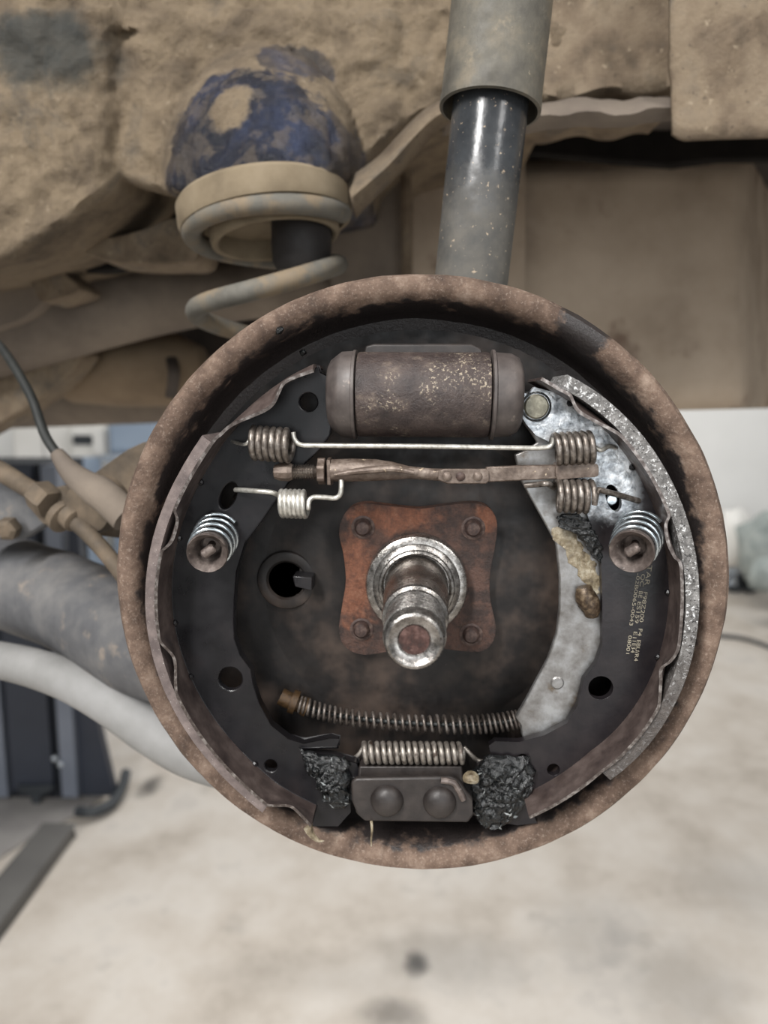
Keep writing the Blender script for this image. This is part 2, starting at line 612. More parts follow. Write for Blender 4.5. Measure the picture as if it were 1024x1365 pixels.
def body_material():
    t = NT('dusty_blue_body')
    f = t.noise(17, 9, 0.7, 0.4)
    col = t.ramp(f, [(0.28, lin((58, 49, 39))), (0.42, lin((94, 81, 65))), (0.56, lin((120, 105, 85))), (0.70, lin((84, 76, 66)))])
    sp = t.step(t.noise(160, 6, 0.65), 0.60, 0.72)
    col = t.mix(t.math('MULTIPLY', sp, 0.45), col, lin((158, 143, 122)))
    edge = t.math('SUBTRACT', t.noise(45, 7, 0.65), 0.5)
    chips = t.step(t.noise(75, 5, 0.6), 0.50, 0.58)

    def patch(px, py, Y, rx, rz, amp, soft=0.0):
        d = t.world_dist(P(px, py, rail_depth(px, py)), 1 / rx, 0, 1 / rz)
        d = t.math('ADD', d, t.math('MULTIPLY', edge, amp))
        return t.step(d, 1.04 + soft, 0.86 - soft)
    Yd = 0.155
    m1 = patch(318, 178, Yd, 0.050, 0.046, 1.3)
    m2 = patch(250, 215, Yd, 0.022, 0.016, 1.0)
    m3 = patch(420, 195, Yd, 0.032, 0.026, 1.6)
    m4 = patch(385, 75, Yd + 0.03, 0.022, 0.016, 1.3)
    blue = t.math('MAXIMUM', t.math('MAXIMUM', m1, m2), t.math('MULTIPLY', t.math('MAXIMUM', m3, m4), 0.75))
    inner = t.world_dist(P(303, 145, rail_depth(303, 145)), 1 / 0.012, 0, 1 / 0.014)
    inner = t.step(t.math('ADD', inner, t.math('MULTIPLY', edge, 2.2)), 0.8, 1.2)
    blue = t.math('MULTIPLY', blue, inner)
    blue = t.math('MULTIPLY', blue, t.math('SUBTRACT', 1.0, t.math('MULTIPLY', chips, 0.3)))
    bcol = t.ramp(t.noise(30, 6, 0.6), [(0.3, lin((13, 15, 24))), (0.5, lin((17, 21, 36))), (0.72, lin((46, 54, 78)))])
    col = t.mix(blue, col, bcol)
    m5 = patch(55, 62, 0.18, 0.036, 0.023, 1.4, 0.25)
    col = t.mix(t.math('MULTIPLY', m5, 0.8), col, lin((36, 44, 46)))
    grit = t.step(t.noise(330, 5, 0.6), 0.58, 0.70)
    col = t.mix(t.math('MULTIPLY', grit, 0.35), col, lin((66, 55, 44)))
    t.L(col, t.b.inputs['Base Color'])
    rr = t.n('ShaderNodeMapRange')
    rr.inputs['To Min'].default_value, rr.inputs['To Max'].default_value = 0.9, 0.38
    t.L(blue, rr.inputs['Value'])
    t.L(rr.outputs['Result'], t.b.inputs['Roughness'])
    t.bump(t.noise(70, 9, 0.7), 0.9, 0.006)
    return t.m


M['body'] = body_material()
M['dust'] = mat('thick_road_dust', DUST, 34, (0.8, 0.95), 0.0, 0.7, 140, 0.003, spots=[((80, 74, 68), 22, 0.56, 0.72), ((142, 128, 108), 190, 0.62, 0.74), ((62, 52, 42), 330, 0.62, 0.74)])
M['dust_grey'] = mat('grey_brown_road_dust', [(82, 73, 66), (104, 94, 84), (122, 111, 99)], 14, (0.8, 0.95), 0.0, 0.3, 90, 0.0015)
M['dust_tub'] = mat('brown_film_dust', [(132, 117, 101), (158, 143, 126), (172, 157, 140)], 9, (0.75, 0.95), 0.0, 0.3, 60, 0.002,
                    spots=[((110, 92, 79), 13, 0.56, 0.72)])
M['under'] = mat('dark_underbody', [(42, 37, 34), (60, 53, 48), (76, 67, 60)], 18, (0.7, 0.9), 0.0, 0.3, 80, 0.002)
M['seat_rubber'] = mat('dusty_rubber_seat', [(100, 88, 70), (118, 105, 85), (128, 115, 95)], 40, (0.85, 0.95), 0.0, 0.2, 300, 0.0006)
M['coil'] = mat('dusty_grey_coil', [(76, 73, 67), (94, 91, 84), (108, 100, 87)], 45, (0.7, 0.9), 0.0, 0.3, 200, 0.001,
                spots=[((116, 102, 83), 32, 0.46, 0.62)])
M['coil_tan'] = mat('tan_dust_coil', [(130, 112, 90), (148, 130, 107)], 45, (0.8, 0.95), 0.0, 0.2, 200, 0.001)
M['bump_stop'] = mat('black_bump_stop', [(28, 25, 24), (40, 35, 33)], 40, (0.6, 0.8), 0.0, 0.2, 200, 0.001)
M['shock_upper'] = mat('dusty_shock_tube', [(66, 63, 57), (86, 82, 73), (110, 101, 86)], 60, (0.55, 0.8), 0.0, 0.35, 400, 0.0008,
                       spots=[((130, 118, 98), 75, 0.56, 0.76), ((150, 138, 116), 400, 0.68, 0.74)])


def shock_lower_material():
    """black enamel tube, dust caked on towards its lower end"""
    t = NT('black_shock_tube')
    g = t.n('ShaderNodeNewGeometry')
    sp = t.n('ShaderNodeSeparateXYZ')
    t.L(g.outputs['Position'], sp.inputs[0])
    z0, z1 = P(640, 210, 0.07).z, P(630, 320, 0.07).z
    h = t.math('ADD', sp.outputs['Z'], t.math('MULTIPLY', t.math('SUBTRACT', t.noise(90, 7, 0.65), 0.5), 0.055))
    dm = t.step(h, z0, z1)
    fl = t.math('MULTIPLY', t.step(t.noise(430, 4, 0.6), 0.64, 0.70), 0.8)
    black = t.ramp(t.noise(60), [(0.3, lin((38, 40, 43))), (0.7, lin((62, 64, 66)))])
    dust = t.ramp(t.noise(80), [(0.3, lin((74, 72, 67))), (0.7, lin((108, 102, 92)))])
    col = t.mix(t.math('MULTIPLY', dm, 0.6), black, dust)
    col = t.mix(fl, col, lin((168, 150, 128)))
    t.L(col, t.b.inputs['Base Color'])
    rr = t.n('ShaderNodeMapRange')
    rr.inputs['To Min'].default_value, rr.inputs['To Max'].default_value = 0.22, 0.8
    t.L(dm, rr.inputs['Value'])
    t.L(rr.outputs['Result'], t.b.inputs['Roughness'])
    t.bump(t.noise(300, 6), 0.25, 0.0006)
    return t.m


M['shock_lower'] = shock_lower_material()
M['arm'] = mat('worn_black_arm', [(56, 56, 58), (80, 80, 82), (106, 104, 102)], 26, (0.5, 0.75), 0.0, 0.35, 120, 0.0012,
               spots=[((124, 114, 104), 38, 0.58, 0.72)])
M['bar'] = mat('pale_grey_bar', [(112, 111, 109), (128, 127, 125), (140, 139, 138)], 22, (0.5, 0.75), 0.0, 0.15, 120, 0.0008,
               spots=[((186, 170, 160), 60, 0.68, 0.78)])
M['fitting'] = mat('ochre_dusty_fitting', [(58, 50, 41), (82, 71, 58), (106, 92, 76)], 50, (0.7, 0.9), 0.0, 0.3, 300, 0.0008)
M['cable'] = mat('black_cable_sheath', [(20, 22, 21), (32, 34, 32)], 80, (0.5, 0.7), 0.0, 0.1, 300, 0.0004)
M['post'] = mat('dark_blue_post_paint', [(44, 48, 58), (52, 57, 68)], 4, (0.4, 0.55), 0.0, 0.0)
M['post_edge'] = mat('bluish_steel_edge', [(112, 118, 130), (128, 134, 146)], 5, (0.35, 0.5), 0.2, 0.0)
M['post_groove'] = mat('black_groove', [(16, 19, 26), (24, 28, 36)], 5, (0.5, 0.7), 0.0, 0.0)
M['ramp_bar'] = mat('dark_grey_ramp_bar', [(86, 84, 82), (102, 100, 97)], 5, (0.6, 0.8), 0.0, 0.1, 30, 0.003)
M['base_plate'] = mat('scuffed_grey_plate', [(138, 134, 132), (164, 160, 156)], 8, (0.5, 0.7), 0.1, 0.1, 40, 0.002)
M['white_lacquer'] = mat('white_lacquer', [(222, 220, 214), (232, 230, 226)], 3, (0.4, 0.6), 0.0, 0.0)
M['blue_grey'] = mat('blue_grey_paint', [(130, 144, 162), (142, 156, 172)], 3, (0.4, 0.6), 0.0, 0.0)
M['grey_cover'] = mat('grey_green_cloth', [(122, 130, 128), (150, 157, 154), (168, 172, 168)], 12, (0.8, 0.95), 0.0, 0.4, 20, 0.01)
M['dark_plastic'] = mat('dark_plastic', [(40, 44, 48), (56, 60, 64)], 8, (0.4, 0.6), 0.0, 0.0)
M['silver_metal'] = mat('bright_sheet_metal', [(170, 176, 182), (200, 206, 212)], 8, (0.25, 0.4), 0.7, 0.0)


def floor_material():
    t = NT('stained_concrete')
    f = t.noise(3.2, 10, 0.66)
    col = t.ramp(f, [(0.3, lin((164, 154, 142))), (0.45, lin((190, 181, 170))), (0.6, lin((203, 196, 187))), (0.75, lin((176, 170, 164)))])
    d = t.step(t.noise(5.5, 6, 0.6), 0.60, 0.78)
    col = t.mix(t.math('MULTIPLY', d, 0.5), col, lin((138, 132, 125)))
    d2 = t.step(t.noise(17, 5, 0.6), 0.66, 0.78)
    col = t.mix(t.math('MULTIPLY', d2, 0.35), col, lin((158, 140, 122)))
    e = t.math('MULTIPLY', t.math('SUBTRACT', t.noise(14, 6, 0.6), 0.5), 0.9)

    def spot(px, py, rx, ry, k):
        dd = t.world_dist(PF(px, py), 1 / rx, 1 / ry, 0)
        return t.math('MULTIPLY', t.step(t.math('ADD', dd, e), 1.15, 0.2), k)
    m = spot(557, 1284, 0.05, 0.065, 0.92)
    for a in ((600, 1280, 0.30, 0.13, 0.28), (525, 1352, 0.09, 0.06, 0.55), (200, 1048, 0.05, 0.09, 0.8), (430, 1300, 0.35, 0.10, 0.14),
              (800, 1250, 0.22, 0.22, 0.22), (900, 1310, 0.20, 0.20, 0.26), (985, 1180, 0.25, 0.2, 0.2)):
        m = t.math('MAXIMUM', m, spot(*a))
    col = t.mix(m, col, lin((52, 50, 48)))
    t.L(col, t.b.inputs['Base Color'])
    t.b.inputs['Roughness'].default_value = 0.55
    t.bump(t.noise(60, 6), 0.1, 0.003)
    return t.m


M['floor'] = floor_material()
M['wall'] = mat('white_plaster', [(226, 226, 224), (234, 234, 232)], 2, (0.8, 0.95), 0.0, 0.05, 60, 0.002)

# ------------------------------------------------------------------ the room
WALL_Y = 5.3
o = obj('floor', box((0, 1.5, -0.05), (14, 11, 0.1)), M['floor'], smooth=0)
tag(o, 'pale stained concrete workshop floor', 'floor', kind='structure')
o = obj('wall_back', box((0, WALL_Y + 0.05, 1.9), (14, 0.1, 3.8)), M['wall'], smooth=0)
tag(o, 'white plaster wall at the far end of the workshop', 'wall', kind='structure')
o = obj('wall_left', box((-7.05, 1.5, 1.9), (0.1, 11, 3.8)), M['wall'], smooth=0)
tag(o, 'white plaster side wall beyond the lift post', 'wall', kind='structure')

# ------------------------------------------------------------------ backing plate
bp = thing('backing_plate', (0, 0.024, H - 0.118), 'round rusty brake backing plate with a wide brown rim', 'brake plate')
prof = [(0.100, 0.0255), (0.109, 0.0250), (0.1140, 0.0200), (0.1168, 0.0130), (0.1182, 0.0060), (0.1180, 0.0015), (0.1166, -0.0006),
        (0.1140, -0.0012), (0.1115, -0.0004), (0.1094, 0.0016), (0.1080, 0.0050), (0.1072, 0.0110), (0.1064, 0.0180), (0.1040, 0.0222), (0.100, 0.0235)]
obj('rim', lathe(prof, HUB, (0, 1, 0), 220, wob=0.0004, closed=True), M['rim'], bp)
hole_c = P(383, 772, 0.0235)
h2 = P(385, 707, 0.0235)
holes = [circ(hole_c, 0.0072, 20, 0.75), ][:1]
obj('plate_disc', prism(circ((0, 0.0235, H), 0.1022, 96), holes, (0, 0.002, 0)), M['plate'], bp, bevel=0.0004)
# pressed dome around the axle, with softened shoulders
dp = []
for k in range(33):
    t = k / 32
    dp.append((0.0680 - 0.040 * t, 0.0236 - 0.0040 * (t * t * (3 - 2 * t))))
v, f = lathe(dp, HUB + Vector((0, 0, -0.004)), (0, 1, 0), 160)
f = [q for q in f if len(q) == 4 and math.hypot(sum(v[i].x for i in q) / 4 - hole_c.x, sum(v[i].z for i in q) / 4 - hole_c.z) > 0.0078]
obj('pressed_dome', (v, f), M['plate'], bp)
obj('hole_collar', lathe([(0.0125, 0.0236), (0.0120, 0.0226), (0.0105, 0.0222), (0.0085, 0.0226), (0.0076, 0.0236)], Vector((hole_c.x, -0.0016, hole_c.z)), (0, 1, 0), 32), M['plate'], bp)
for sx, sy, ln, an in ((356, 640, 0.016, 0.5), (790, 480, 0.010, -0.7)):
    c = P(sx, sy, 0.023)
    v = Vector((math.cos(an), 0, math.sin(an)))
    obj('pressed_rib', tube([c - v * ln, c - v * ln * 0.8, c + v * ln * 0.8, c + v * ln], lambda s: 0.0026 if 0.05 < s < 0.95 else 0.0008, 12), M['plate'], bp)
c = P(400, 778, 0.0120)
obj('adjuster_tab', prism(PL([(390, 768), (416, 770), (416, 788), (393, 782)], 0.0120), [], (0, 0.014, 0)), M['web'], bp, bevel=0.0004)
# dried oil crusts and chips on the rim
for i, (px, py, sz, an) in enumerate(((373, 440, 10, 0.9), (300, 508, 9, 0.2), (392, 505, 7, 0.3), (404, 470, 8, 0.4))):
    c = P(px, py, -0.0005 if i < 1 else 0.010)
    r = sz / 3600.0
    v, f = lathe([(0.0002, -r * 0.5), (r * 0.55, -r * 0.25), (r * 0.7, 0.1 * r), (r * 0.3, r * 0.4), (0.0002, r * 0.5)], c, (math.cos(an), 0.4, -math.sin(an)), 10)
    v = [c + (q - c) * (1 + 0.5 * mnoise.noise(q * 900)) for q in v]
    obj('oil_crust', (v, f), M['grease'], bp)

# ------------------------------------------------------------------ stub axle
sa = thing('stub_axle', (0, 0.02, H - 0.03), 'machined steel stub axle on a rusty four bolt flange', 'axle stub')
fl = spline2([(456, 692), (466, 678), (486, 671), (525, 675), (560, 678), (600, 673), (636, 671), (655, 680), (663, 700), (659, 735), (653, 768), (654, 800), (661, 835),
              (656, 858), (638, 869), (600, 866), (560, 862), (520, 868), (486, 873), (462, 864), (452, 842), (456, 808), (461, 775), (458, 740), (452, 712)], 4, True)
flo = obj('flange', prism(PL(fl, 0.0135), [], (0, 0.0075, 0)), M['rust'], sa, bevel=0.0012)
for px, py in ((484, 703), (631, 704), (482, 839), (628, 846)):
    c = P(px, py, 0.0135)
    b = obj('flange_bolt', lathe([(0.0046, 0.0006), (0.0048, -0.0003), (0.0040, -0.0006), (0.0034, -0.0004), (0.0032, -0.0018), (0.0024, -0.0027), (0.0004, -0.0030)], c, (0, 1, 0), 20), M['bolt_dark'], flo)
obj('bearing_collar', lathe([(0.0202, 0.014), (0.0202, 0.0078), (0.0197, 0.0066), (0.0186, 0.0060), (0.0172, 0.0058), (0.0168, 0.0052), (0.0150, 0.0044), (0.0146, 0.0034), (0.0137, 0.0030),
                             (0.0131, 0.0036), (0.0128, 0.0060)], HUB, (0, 1, 0), 72), M['steel'], sa)
obj('spindle', lathe([(0.0126, 0.0060), (0.0122, 0.0010), (0.0121, -0.0140), (0.0112, -0.0180), (0.0106, -0.0240), (0.0105, -0.0330)], HUB, (0, 1, 0), 64), M['steel_dark'], sa)
tp = [(0.0105, -0.0320), (0.0112, -0.0335), (0.0114, -0.0352), (0.0111, -0.0368), (0.0101, -0.0376), (0.0098, -0.0388)]
y = -0.0392
for k in range(11):
    tp += [(0.0100, y), (0.0100, y - 0.0006), (0.0096, y - 0.0010), (0.0096, y - 0.0013)]
    y -= 0.0016
tp += [(0.0094, -0.0572), (0.0094, -0.0600), (0.0088, -0.0612), (0.0080, -0.0616), (0.0073, -0.0613), (0.0066, -0.0607), (0.0052, -0.0605), (0.0046, -0.0598)]
obj('threaded_tip', lathe(tp, HUB, (0, 1, 0), 64, wob=0.00008), M['steel'], sa)
obj('centre_bore', lathe([(0.0047, -0.0600), (0.0045, -0.0590), (0.0043, -0.0560), (0.0040, -0.0540), (0.0015, -0.0530), (0.0002, -0.0530)], HUB, (0, 1, 0), 40), M['bore'], sa)

# ------------------------------------------------------------------ wheel cylinder
wy = 0.004
wc = thing('wheel_cylinder', P(566, 585, wy), 'grimy brown wheel cylinder between two rubber dust boots', 'brake cylinder')
a, b = P(478, 526, wy), P(651, 527, wy)
L_ = (b - a).length
ax = (b - a).normalized()
R_ = 0.0157
obj('cylinder_body', lathe([(0.0120, 0), (R_ - 0.0004, 0), (R_, 0.0008), (R_, L_ - 0.0008), (R_ - 0.0004, L_), (0.0120, L_)], a, ax, 72, wob=0.00025), M['cylinder'], wc)
e0 = P(439, 526, wy)
l0 = (a - e0).length
obj('dust_boot', lathe([(0.0080, -0.0003), (0.0108, 0.0), (0.0128, 0.0010), (0.0150, 0.0038), (R_ + 0.0002, 0.0050), (R_ + 0.0005, l0 - 0.0018), (R_ + 0.0009, l0 - 0.0016), (R_ + 0.0009, l0 - 0.0006), (R_ - 0.0006, l0 - 0.0004), (0.0120, l0 - 0.0004)], e0, ax, 56), M['boot'], wc)
e1 = P(694, 527, wy)
l1 = (e1 - b).length
obj('dust_boot', lathe([(0.0080, -0.0003), (0.0116, 0.0), (0.0138, 0.0012), (R_ - 0.0004, 0.0040), (R_, l1 - 0.0022), (R_ + 0.0010, l1 - 0.0018), (R_ + 0.0010, l1 - 0.0008), (R_ - 0.0005, l1 - 0.0005), (0.0120, l1 - 0.0005)], e1, -ax, 56), M['boot'], wc)
mb = PL([(487, 461), (500, 458), (628, 458), (642, 464), (646, 480), (484, 480)], 0.006)
obj('mounting_flange', prism(mb, [], (0, 0.018, 0)), M['anchor'], wc, bevel=0.0008)

# ------------------------------------------------------------------ brake shoes
FY = -0.015      # front edge of the shoe strips
WY = 0.001       # front face of the webs


def radial(c, pts_ang, table):
    """interpolate radius table [(angle, radius)] sorted by angle"""
    out = []
    for a in pts_ang:
        for (a0, r0), (a1, r1) in zip(table, table[1:]):
            if a0 <= a <= a1:
                out.append(r0 + (r1 - r0) * (a - a0) / max(1e-9, a1 - a0))
                break
        else:
            out.append(table[0][1] if a < table[0][0] else table[-1][1])
    return out


def make_shoe(side, edge_px, lin_px, lin_thk, web_inner, hole_px, web_mat, lin_mat, label):
    c = Vector((-0.0005 if side < 0 else 0.0015, 0, H))
    root = thing('brake_shoe', P(300 if side < 0 else 800, 1090, WY), label, 'brake shoe', 'brake shoes on the backing plate')

    def ang(p):
        a, r = polar(p, c)
        if side < 0 and a < 0:
            a += 2 * math.pi
        return a, r
    # lining: curved block
    lo = [ang(p) for p in PL(spline2(lin_px, 6), FY + 0.0012)]
    lo.sort()
    na = 64
    a0, a1 = lo[0][0], lo[-1][0]
    # smooth the traced radius with a quadratic fit
    import numpy as np
    A = np.array([q[0] for q in lo])
    Rr = np.array([q[1] for q in lo])
    fit = np.poly1d(np.polyfit(A, Rr, 4))
    angs = [a0 + (a1 - a0) * i / na for i in range(na + 1)]
    rows = []
    for r_off, yy in ((0, FY + 0.0018), (0, 0.016), (-lin_thk, 0.016), (-lin_thk, FY + 0.0012), (-0.0004, FY + 0.0012), (0, FY + 0.0018)):
        rows.append([c + Vector((math.cos(t) * (fit(t) + r_off), yy, math.sin(t) * (fit(t) + r_off))) for t in angs])
    v, f = grid(rows)
    n = na + 1
    f += [tuple(j * n for j in range(5)), tuple(j * n + na for j in reversed(range(5)))]
    v = [q + Vector((0, 0.00025 * mnoise.noise(q * 700), 0)) for q in v]
    obj('friction_lining', (v, f), lin_mat, root)
    # platform strip: wavy front edge traced, smooth behind
    ep = [ang(p) for p in PL(spline2(edge_px, 5), FY)]
    aa = [q[0] for q in ep]
    th = 0.0012
    pr = []
    for t in aa:
        tt = min(max(t, a0), a1)
        pr.append(fit(tt) - lin_thk - 0.0002)
    rows = []

    def row(rs, yy):
        rows.append([c + Vector((math.cos(t) * r, yy, math.sin(t) * r)) for t, r in zip(aa, rs)])
    fr = [min(q[1], p_) for q, p_ in zip(ep, pr)]
    md = [0.5 * (x_ + y_) for x_, y_ in zip(fr, pr)]
    m2 = [0.15 * x_ + 0.85 * y_ for x_, y_ in zip(fr, pr)]
    row([r - th for r in pr], 0.018)
    row([r - th for r in pr], -0.004)
    row([r - th for r in m2], -0.007)
    row([r - th for r in md], -0.0105)
    row([r - th for r in fr], FY)
    row(fr, FY)
    row(md, -0.0105)
    row(m2, -0.007)
    row(pr, -0.004)
    row(pr, 0.018)
    v, f = grid(rows)
    m = len(aa)
    k = len(rows)
    f += [tuple(j * m for j in range(k)), tuple(j * m + m - 1 for j in reversed(range(k)))]
    f += [((k - 1) * m + i, (k - 1) * m + i + 1, i + 1, i) for i in range(m - 1)]
    po = obj('shoe_platform', (v, f), M['platform'], root, smooth=50)
    po.data.materials.append(M['platform_edge'])
    for i in range(4 * (m - 1), 5 * (m - 1)):
        po.data.polygons[i].material_index = 1
    # web
    outer = []
    amin, amax = min(aa), max(aa)
    for i in range(57):
        t = amin + (amax - amin) * i / 56
        r = fit(min(max(t, a0), a1)) - lin_thk - 0.0002
        outer.append(c + Vector((math.cos(t) * (r - th + 0.0003), WY, math.sin(t) * (r - th + 0.0003))))
    inner = PL(web_inner, WY)
    loop = outer + inner
    hs = []
    for (px, py, rp, sx, an) in hole_px:
        cc = P(px, py, WY)
        hs.append(circ(cc, rp * (WY - CAM.y) / F, 20, sx, an))
    wo = obj('shoe_web', prism(loop, hs, (0, 0.0034, 0)), web_mat, root, bevel=0.0005)
    # weld nibs along the joint of web and strip
    for i in range(5):
        k_ = int((0.30 + 0.14 * i) * (m - 1))
        t, r = aa[k_], pr[k_] - th - 0.0004
        q = c + Vector((math.cos(t) * r, WY - 0.0002, math.sin(t) * r))
        obj('weld_nib', lathe([(0.0002, -0.0013), (0.0009, -0.0009), (0.0013, 0.0), (0.0009, 0.0009), (0.0002, 0.0013)], q, (-math.sin(t), 0, math.cos(t)), 8), M['web'], po)
    return wo


left_edge = [(417, 492), (394, 500), (378, 508), (371, 520), (363, 536), (348, 547), (309, 564), (292, 578), (279, 590), (259, 622), (242, 652), (231, 676), (234, 690),
             (233, 702), (226, 722), (212, 736), (207, 749), (203, 784), (205, 821), (208, 848), (215, 860), (228, 874), (232, 888), (232, 912), (235, 932), (243, 953), (262, 982),
             (300, 1024), (319, 1045), (340, 1066), (356, 1075), (384, 1076), (396, 1084), (414, 1103)]
left_lin = [(270, 581), (250, 607), (225, 660), (210, 690), (200, 729), (194, 772), (193, 797), (196, 834), (203, 884), (214, 912), (235, 955), (263, 996), (306, 1047), (331, 1070), (350, 1083)]
left_web = [(418, 1100), (450, 1100), (466, 1082), (466, 1042), (478, 1030), (476, 1016), (440, 1006), (415, 1004), (404, 998), (450, 997), (451, 986), (440, 983), (405, 990), (385, 984), (362, 966),
            (346, 936), (338, 911), (335, 892), (321, 873), (313, 851), (312, 828), (313, 800), (316, 762), (328, 722), (352, 690), (376, 655), (400, 625), (425, 600), (440, 580), (446, 545), (446, 505), (428, 496)]
make_shoe(-1, left_edge, left_lin, 0.0040, left_web,
          [(411, 536, 12, 1.0, 0), (304, 661, 20, 0.52, -0.45), (307, 905, 17, 1, 0), (361, 1021, 9, 1, 0)], M['web'], M['lining_dark'],
          'dark brake shoe with a thin brown lining, on the cable side')

right_edge = [(726, 497), (740, 503), (752, 511), (762, 525), (772, 545), (794, 559), (833, 581), (852, 606), (874, 638), (889, 667), (895, 684), (890, 700), (893, 722), (902, 742), (910, 753),
              (912, 796), (910, 837), (906, 866), (896, 882), (884, 892), (883, 912), (880, 944), (870, 961), (843, 1003), (812, 1037), (776, 1066), (745, 1086), (712, 1102)]
right_lin = [(757, 499), (795, 521), (836, 559), (877, 607), (902, 651), (919, 696), (931, 749), (933, 781), (930, 828), (922, 884), (907, 928), (883, 973), (852, 1008), (815, 1041)]
right_web = [(716, 1097), (690, 1100), (644, 1092), (630, 1070), (630, 1042), (636, 1022), (660, 1012), (654, 1004), (652, 994), (660, 988), (692, 989), (726, 980), (756, 964), (770, 940), (778, 906), (795, 884),
             (803, 860), (803, 800), (801, 745), (788, 700), (770, 650), (752, 606), (734, 590), (714, 580), (701, 565), (694, 552), (692, 536), (692, 520), (704, 526), (712, 516), (736, 522), (750, 530)]
right_web = list(reversed(right_web))
rs = make_shoe(1, list(reversed(right_edge)), right_lin, 0.0050, list(reversed(right_web))[::-1],
               [(801, 917, 17, 1, 0), (818, 664, 19, 0.5, 0.35), (738, 1026, 9, 1, 0), (697, 1012, 8, 1, 0)], M['web_sheen'], M['lining_grey'],
               'brake shoe with a thick speckled grey lining and printed part numbers')

# printed part numbers on the web, reading downwards
u0 = P(866, 757, WY - 0.0002)
u1 = P(847, 887, WY - 0.0002)
du = (u1 - u0).normalized()
dvv = Vector((0, -1, 0)).cross(du)
if dvv.x < 0:
    dvv = -dvv


def printed(text, size, px, py, length_px):
    cu = bpy.data.curves.new('print', 'FONT')
    cu.body = text
    cu.size = 1.0
    cu.extrude = 0.0
    to = bpy.data.objects.new('print_tmp', cu)
    COL.objects.link(to)
    bpy.context.view_layer.update()
    me = bpy.data.meshes.new_from_object(to.evaluated_get(bpy.context.evaluated_depsgraph_get()))
    bpy.data.objects.remove(to)
    xs = [v.co.x for v in me.vertices]
    w = max(xs) - min(xs)
    org = P(px, py, WY - 0.00015)
    ln = length_px * (WY - CAM.y) / F
    vv = [org + du * ((v.co.x - min(xs)) / w * ln) + dvv * (v.co.y * size) for v in me.vertices]
    ff = [tuple(p.vertices) for p in me.polygons]
    obj('printed_number', (vv, ff), M['print'], rs, smooth=0)


def line_a(y):
    return 863 - 0.138 * (y - 755)


def line_b(y):
    return 854.5 - 0.132 * (y - 770)


def line_c(y):
    return 848 - 0.132 * (y - 772)


for txt, size, ln, y_, lp in (('TAR', 0.0026, line_a, 753, 28), ('F98Z200', 0.0021, line_a, 789, 42), ('F4', 0.0021, line_a, 838, 10), ('EBU/R4', 0.0021, line_a, 853, 30),
                              ('QC', 0.0021, line_b, 765, 17), ('BE', 0.0021, line_b, 788, 9), ('ES159', 0.0020, line_b, 802, 30), ('E1', 0.0020, line_b, 842, 9), ('1E34', 0.0020, line_b, 854, 17),
                              ('-02B0065-0043', 0.0019, line_c, 764, 73), ('08001', 0.0019, line_c, 847, 26)):
    printed(txt, size, ln(y_), y_, lp)

# ------------------------------------------------------------------ handbrake lever behind the trailing shoe
lv = thing('handbrake_lever', P(690, 990, 0.006), 'curved silver zinc plated handbrake lever behind the trailing shoe', 'lever')
lp = [(700, 522), (720, 520), (748, 545), (764, 590), (786, 650), (806, 710), (816, 760), (816, 830), (806, 868), (788, 892), (782, 925), (776, 945), (762, 968), (735, 984), (700, 991), (695, 978), (694, 967), (687, 957),
      (700, 936), (716, 906), (730, 880), (742, 845), (746, 810), (746, 770), (741, 725), (722, 690), (705, 660), (694, 640), (690, 622), (686, 606), (700, 600), (716, 590), (706, 574), (692, 556)]
obj('lever_plate', prism(PL(lp, 0.0052), [], (0, 0.003, 0)), M['lever'], lv, bevel=0.0006)
c = P(715, 542, WY)
obj('pivot_pin', lathe([(0.0046, 0.006), (0.0046, -0.0006), (0.0040, -0.0011), (0.0003, -0.0012)], c, (0, 1, 0), 28), M['pin'], lv)
obj('pivot_ring', lathe([(0.0056, 0.0002), (0.0056, -0.0002), (0.0050, -0.0003), (0.0047, 0.0002)], c, (0, 1, 0), 28), M['grease'], lv)
obj('rivet_head', lathe([(0.0026, 0.001), (0.0026, -0.0003), (0.0021, -0.0007), (0.0002, -0.0008)], P(743, 910, 0.0052), (0, 1, 0), 20), M['lever'], lv)
v, f = tube(spline(PL([(778, 782), (781, 795), (787, 808), (790, 822)], 0.0030), 5), lambda s: 0.0032 * (0.55 + 0.75 * math.sin(math.pi * (0.12 + 0.8 * s))), 14)
v = [q + Vector((0.0005 * mnoise.noise(q * 800), 0.0005 * mnoise.noise(q * 700), 0)) for q in v]
obj('weld_lump', (v, f), M['brass_lump'], lv)
# steel peg seen in the slot of the web
obj('slot_peg', lathe([(0.0022, 0.006), (0.0022, 0.0018), (0.0017, 0.0012), (0.0002, 0.0011)], P(817, 667, 0.002), (0, 1, 0), 18), M['spring_blued'], lv)

# ------------------------------------------------------------------ springs
SP = 0.00088


def coil_spring(name, c0, c1, rpx, turns, Y, wire, material, pre, post, label, a0=0.0, n=18, Yd=None):
    """coil between pixel points c0 and c1, with straight ends through pre and post (px, py, Y)"""
    p0, p1 = P(*c0, Y), P(*c1, Y)
    r = rpx * (Y - CAM.y) / F
    hx = helix(p0, p1, r, turns, a0, n)
    v = tube(hx, wire, 9)
    root = thing(name, Vector((min(p0.x, p1.x), Y, p0.z - r)), label, 'spring')
    obj('coil', v, material, root, smooth=60)
    if pre:
        obj('hook', tube(spline([P(*q) for q in pre] + [hx[0]], 6), wire, 9), material, root, smooth=60)
    if post:
        obj('rod' if len(post) > 5 else 'hook', tube(spline([hx[-1]] + [P(*q) for q in post], 6), wire, 9), material, root, smooth=60)
    return root


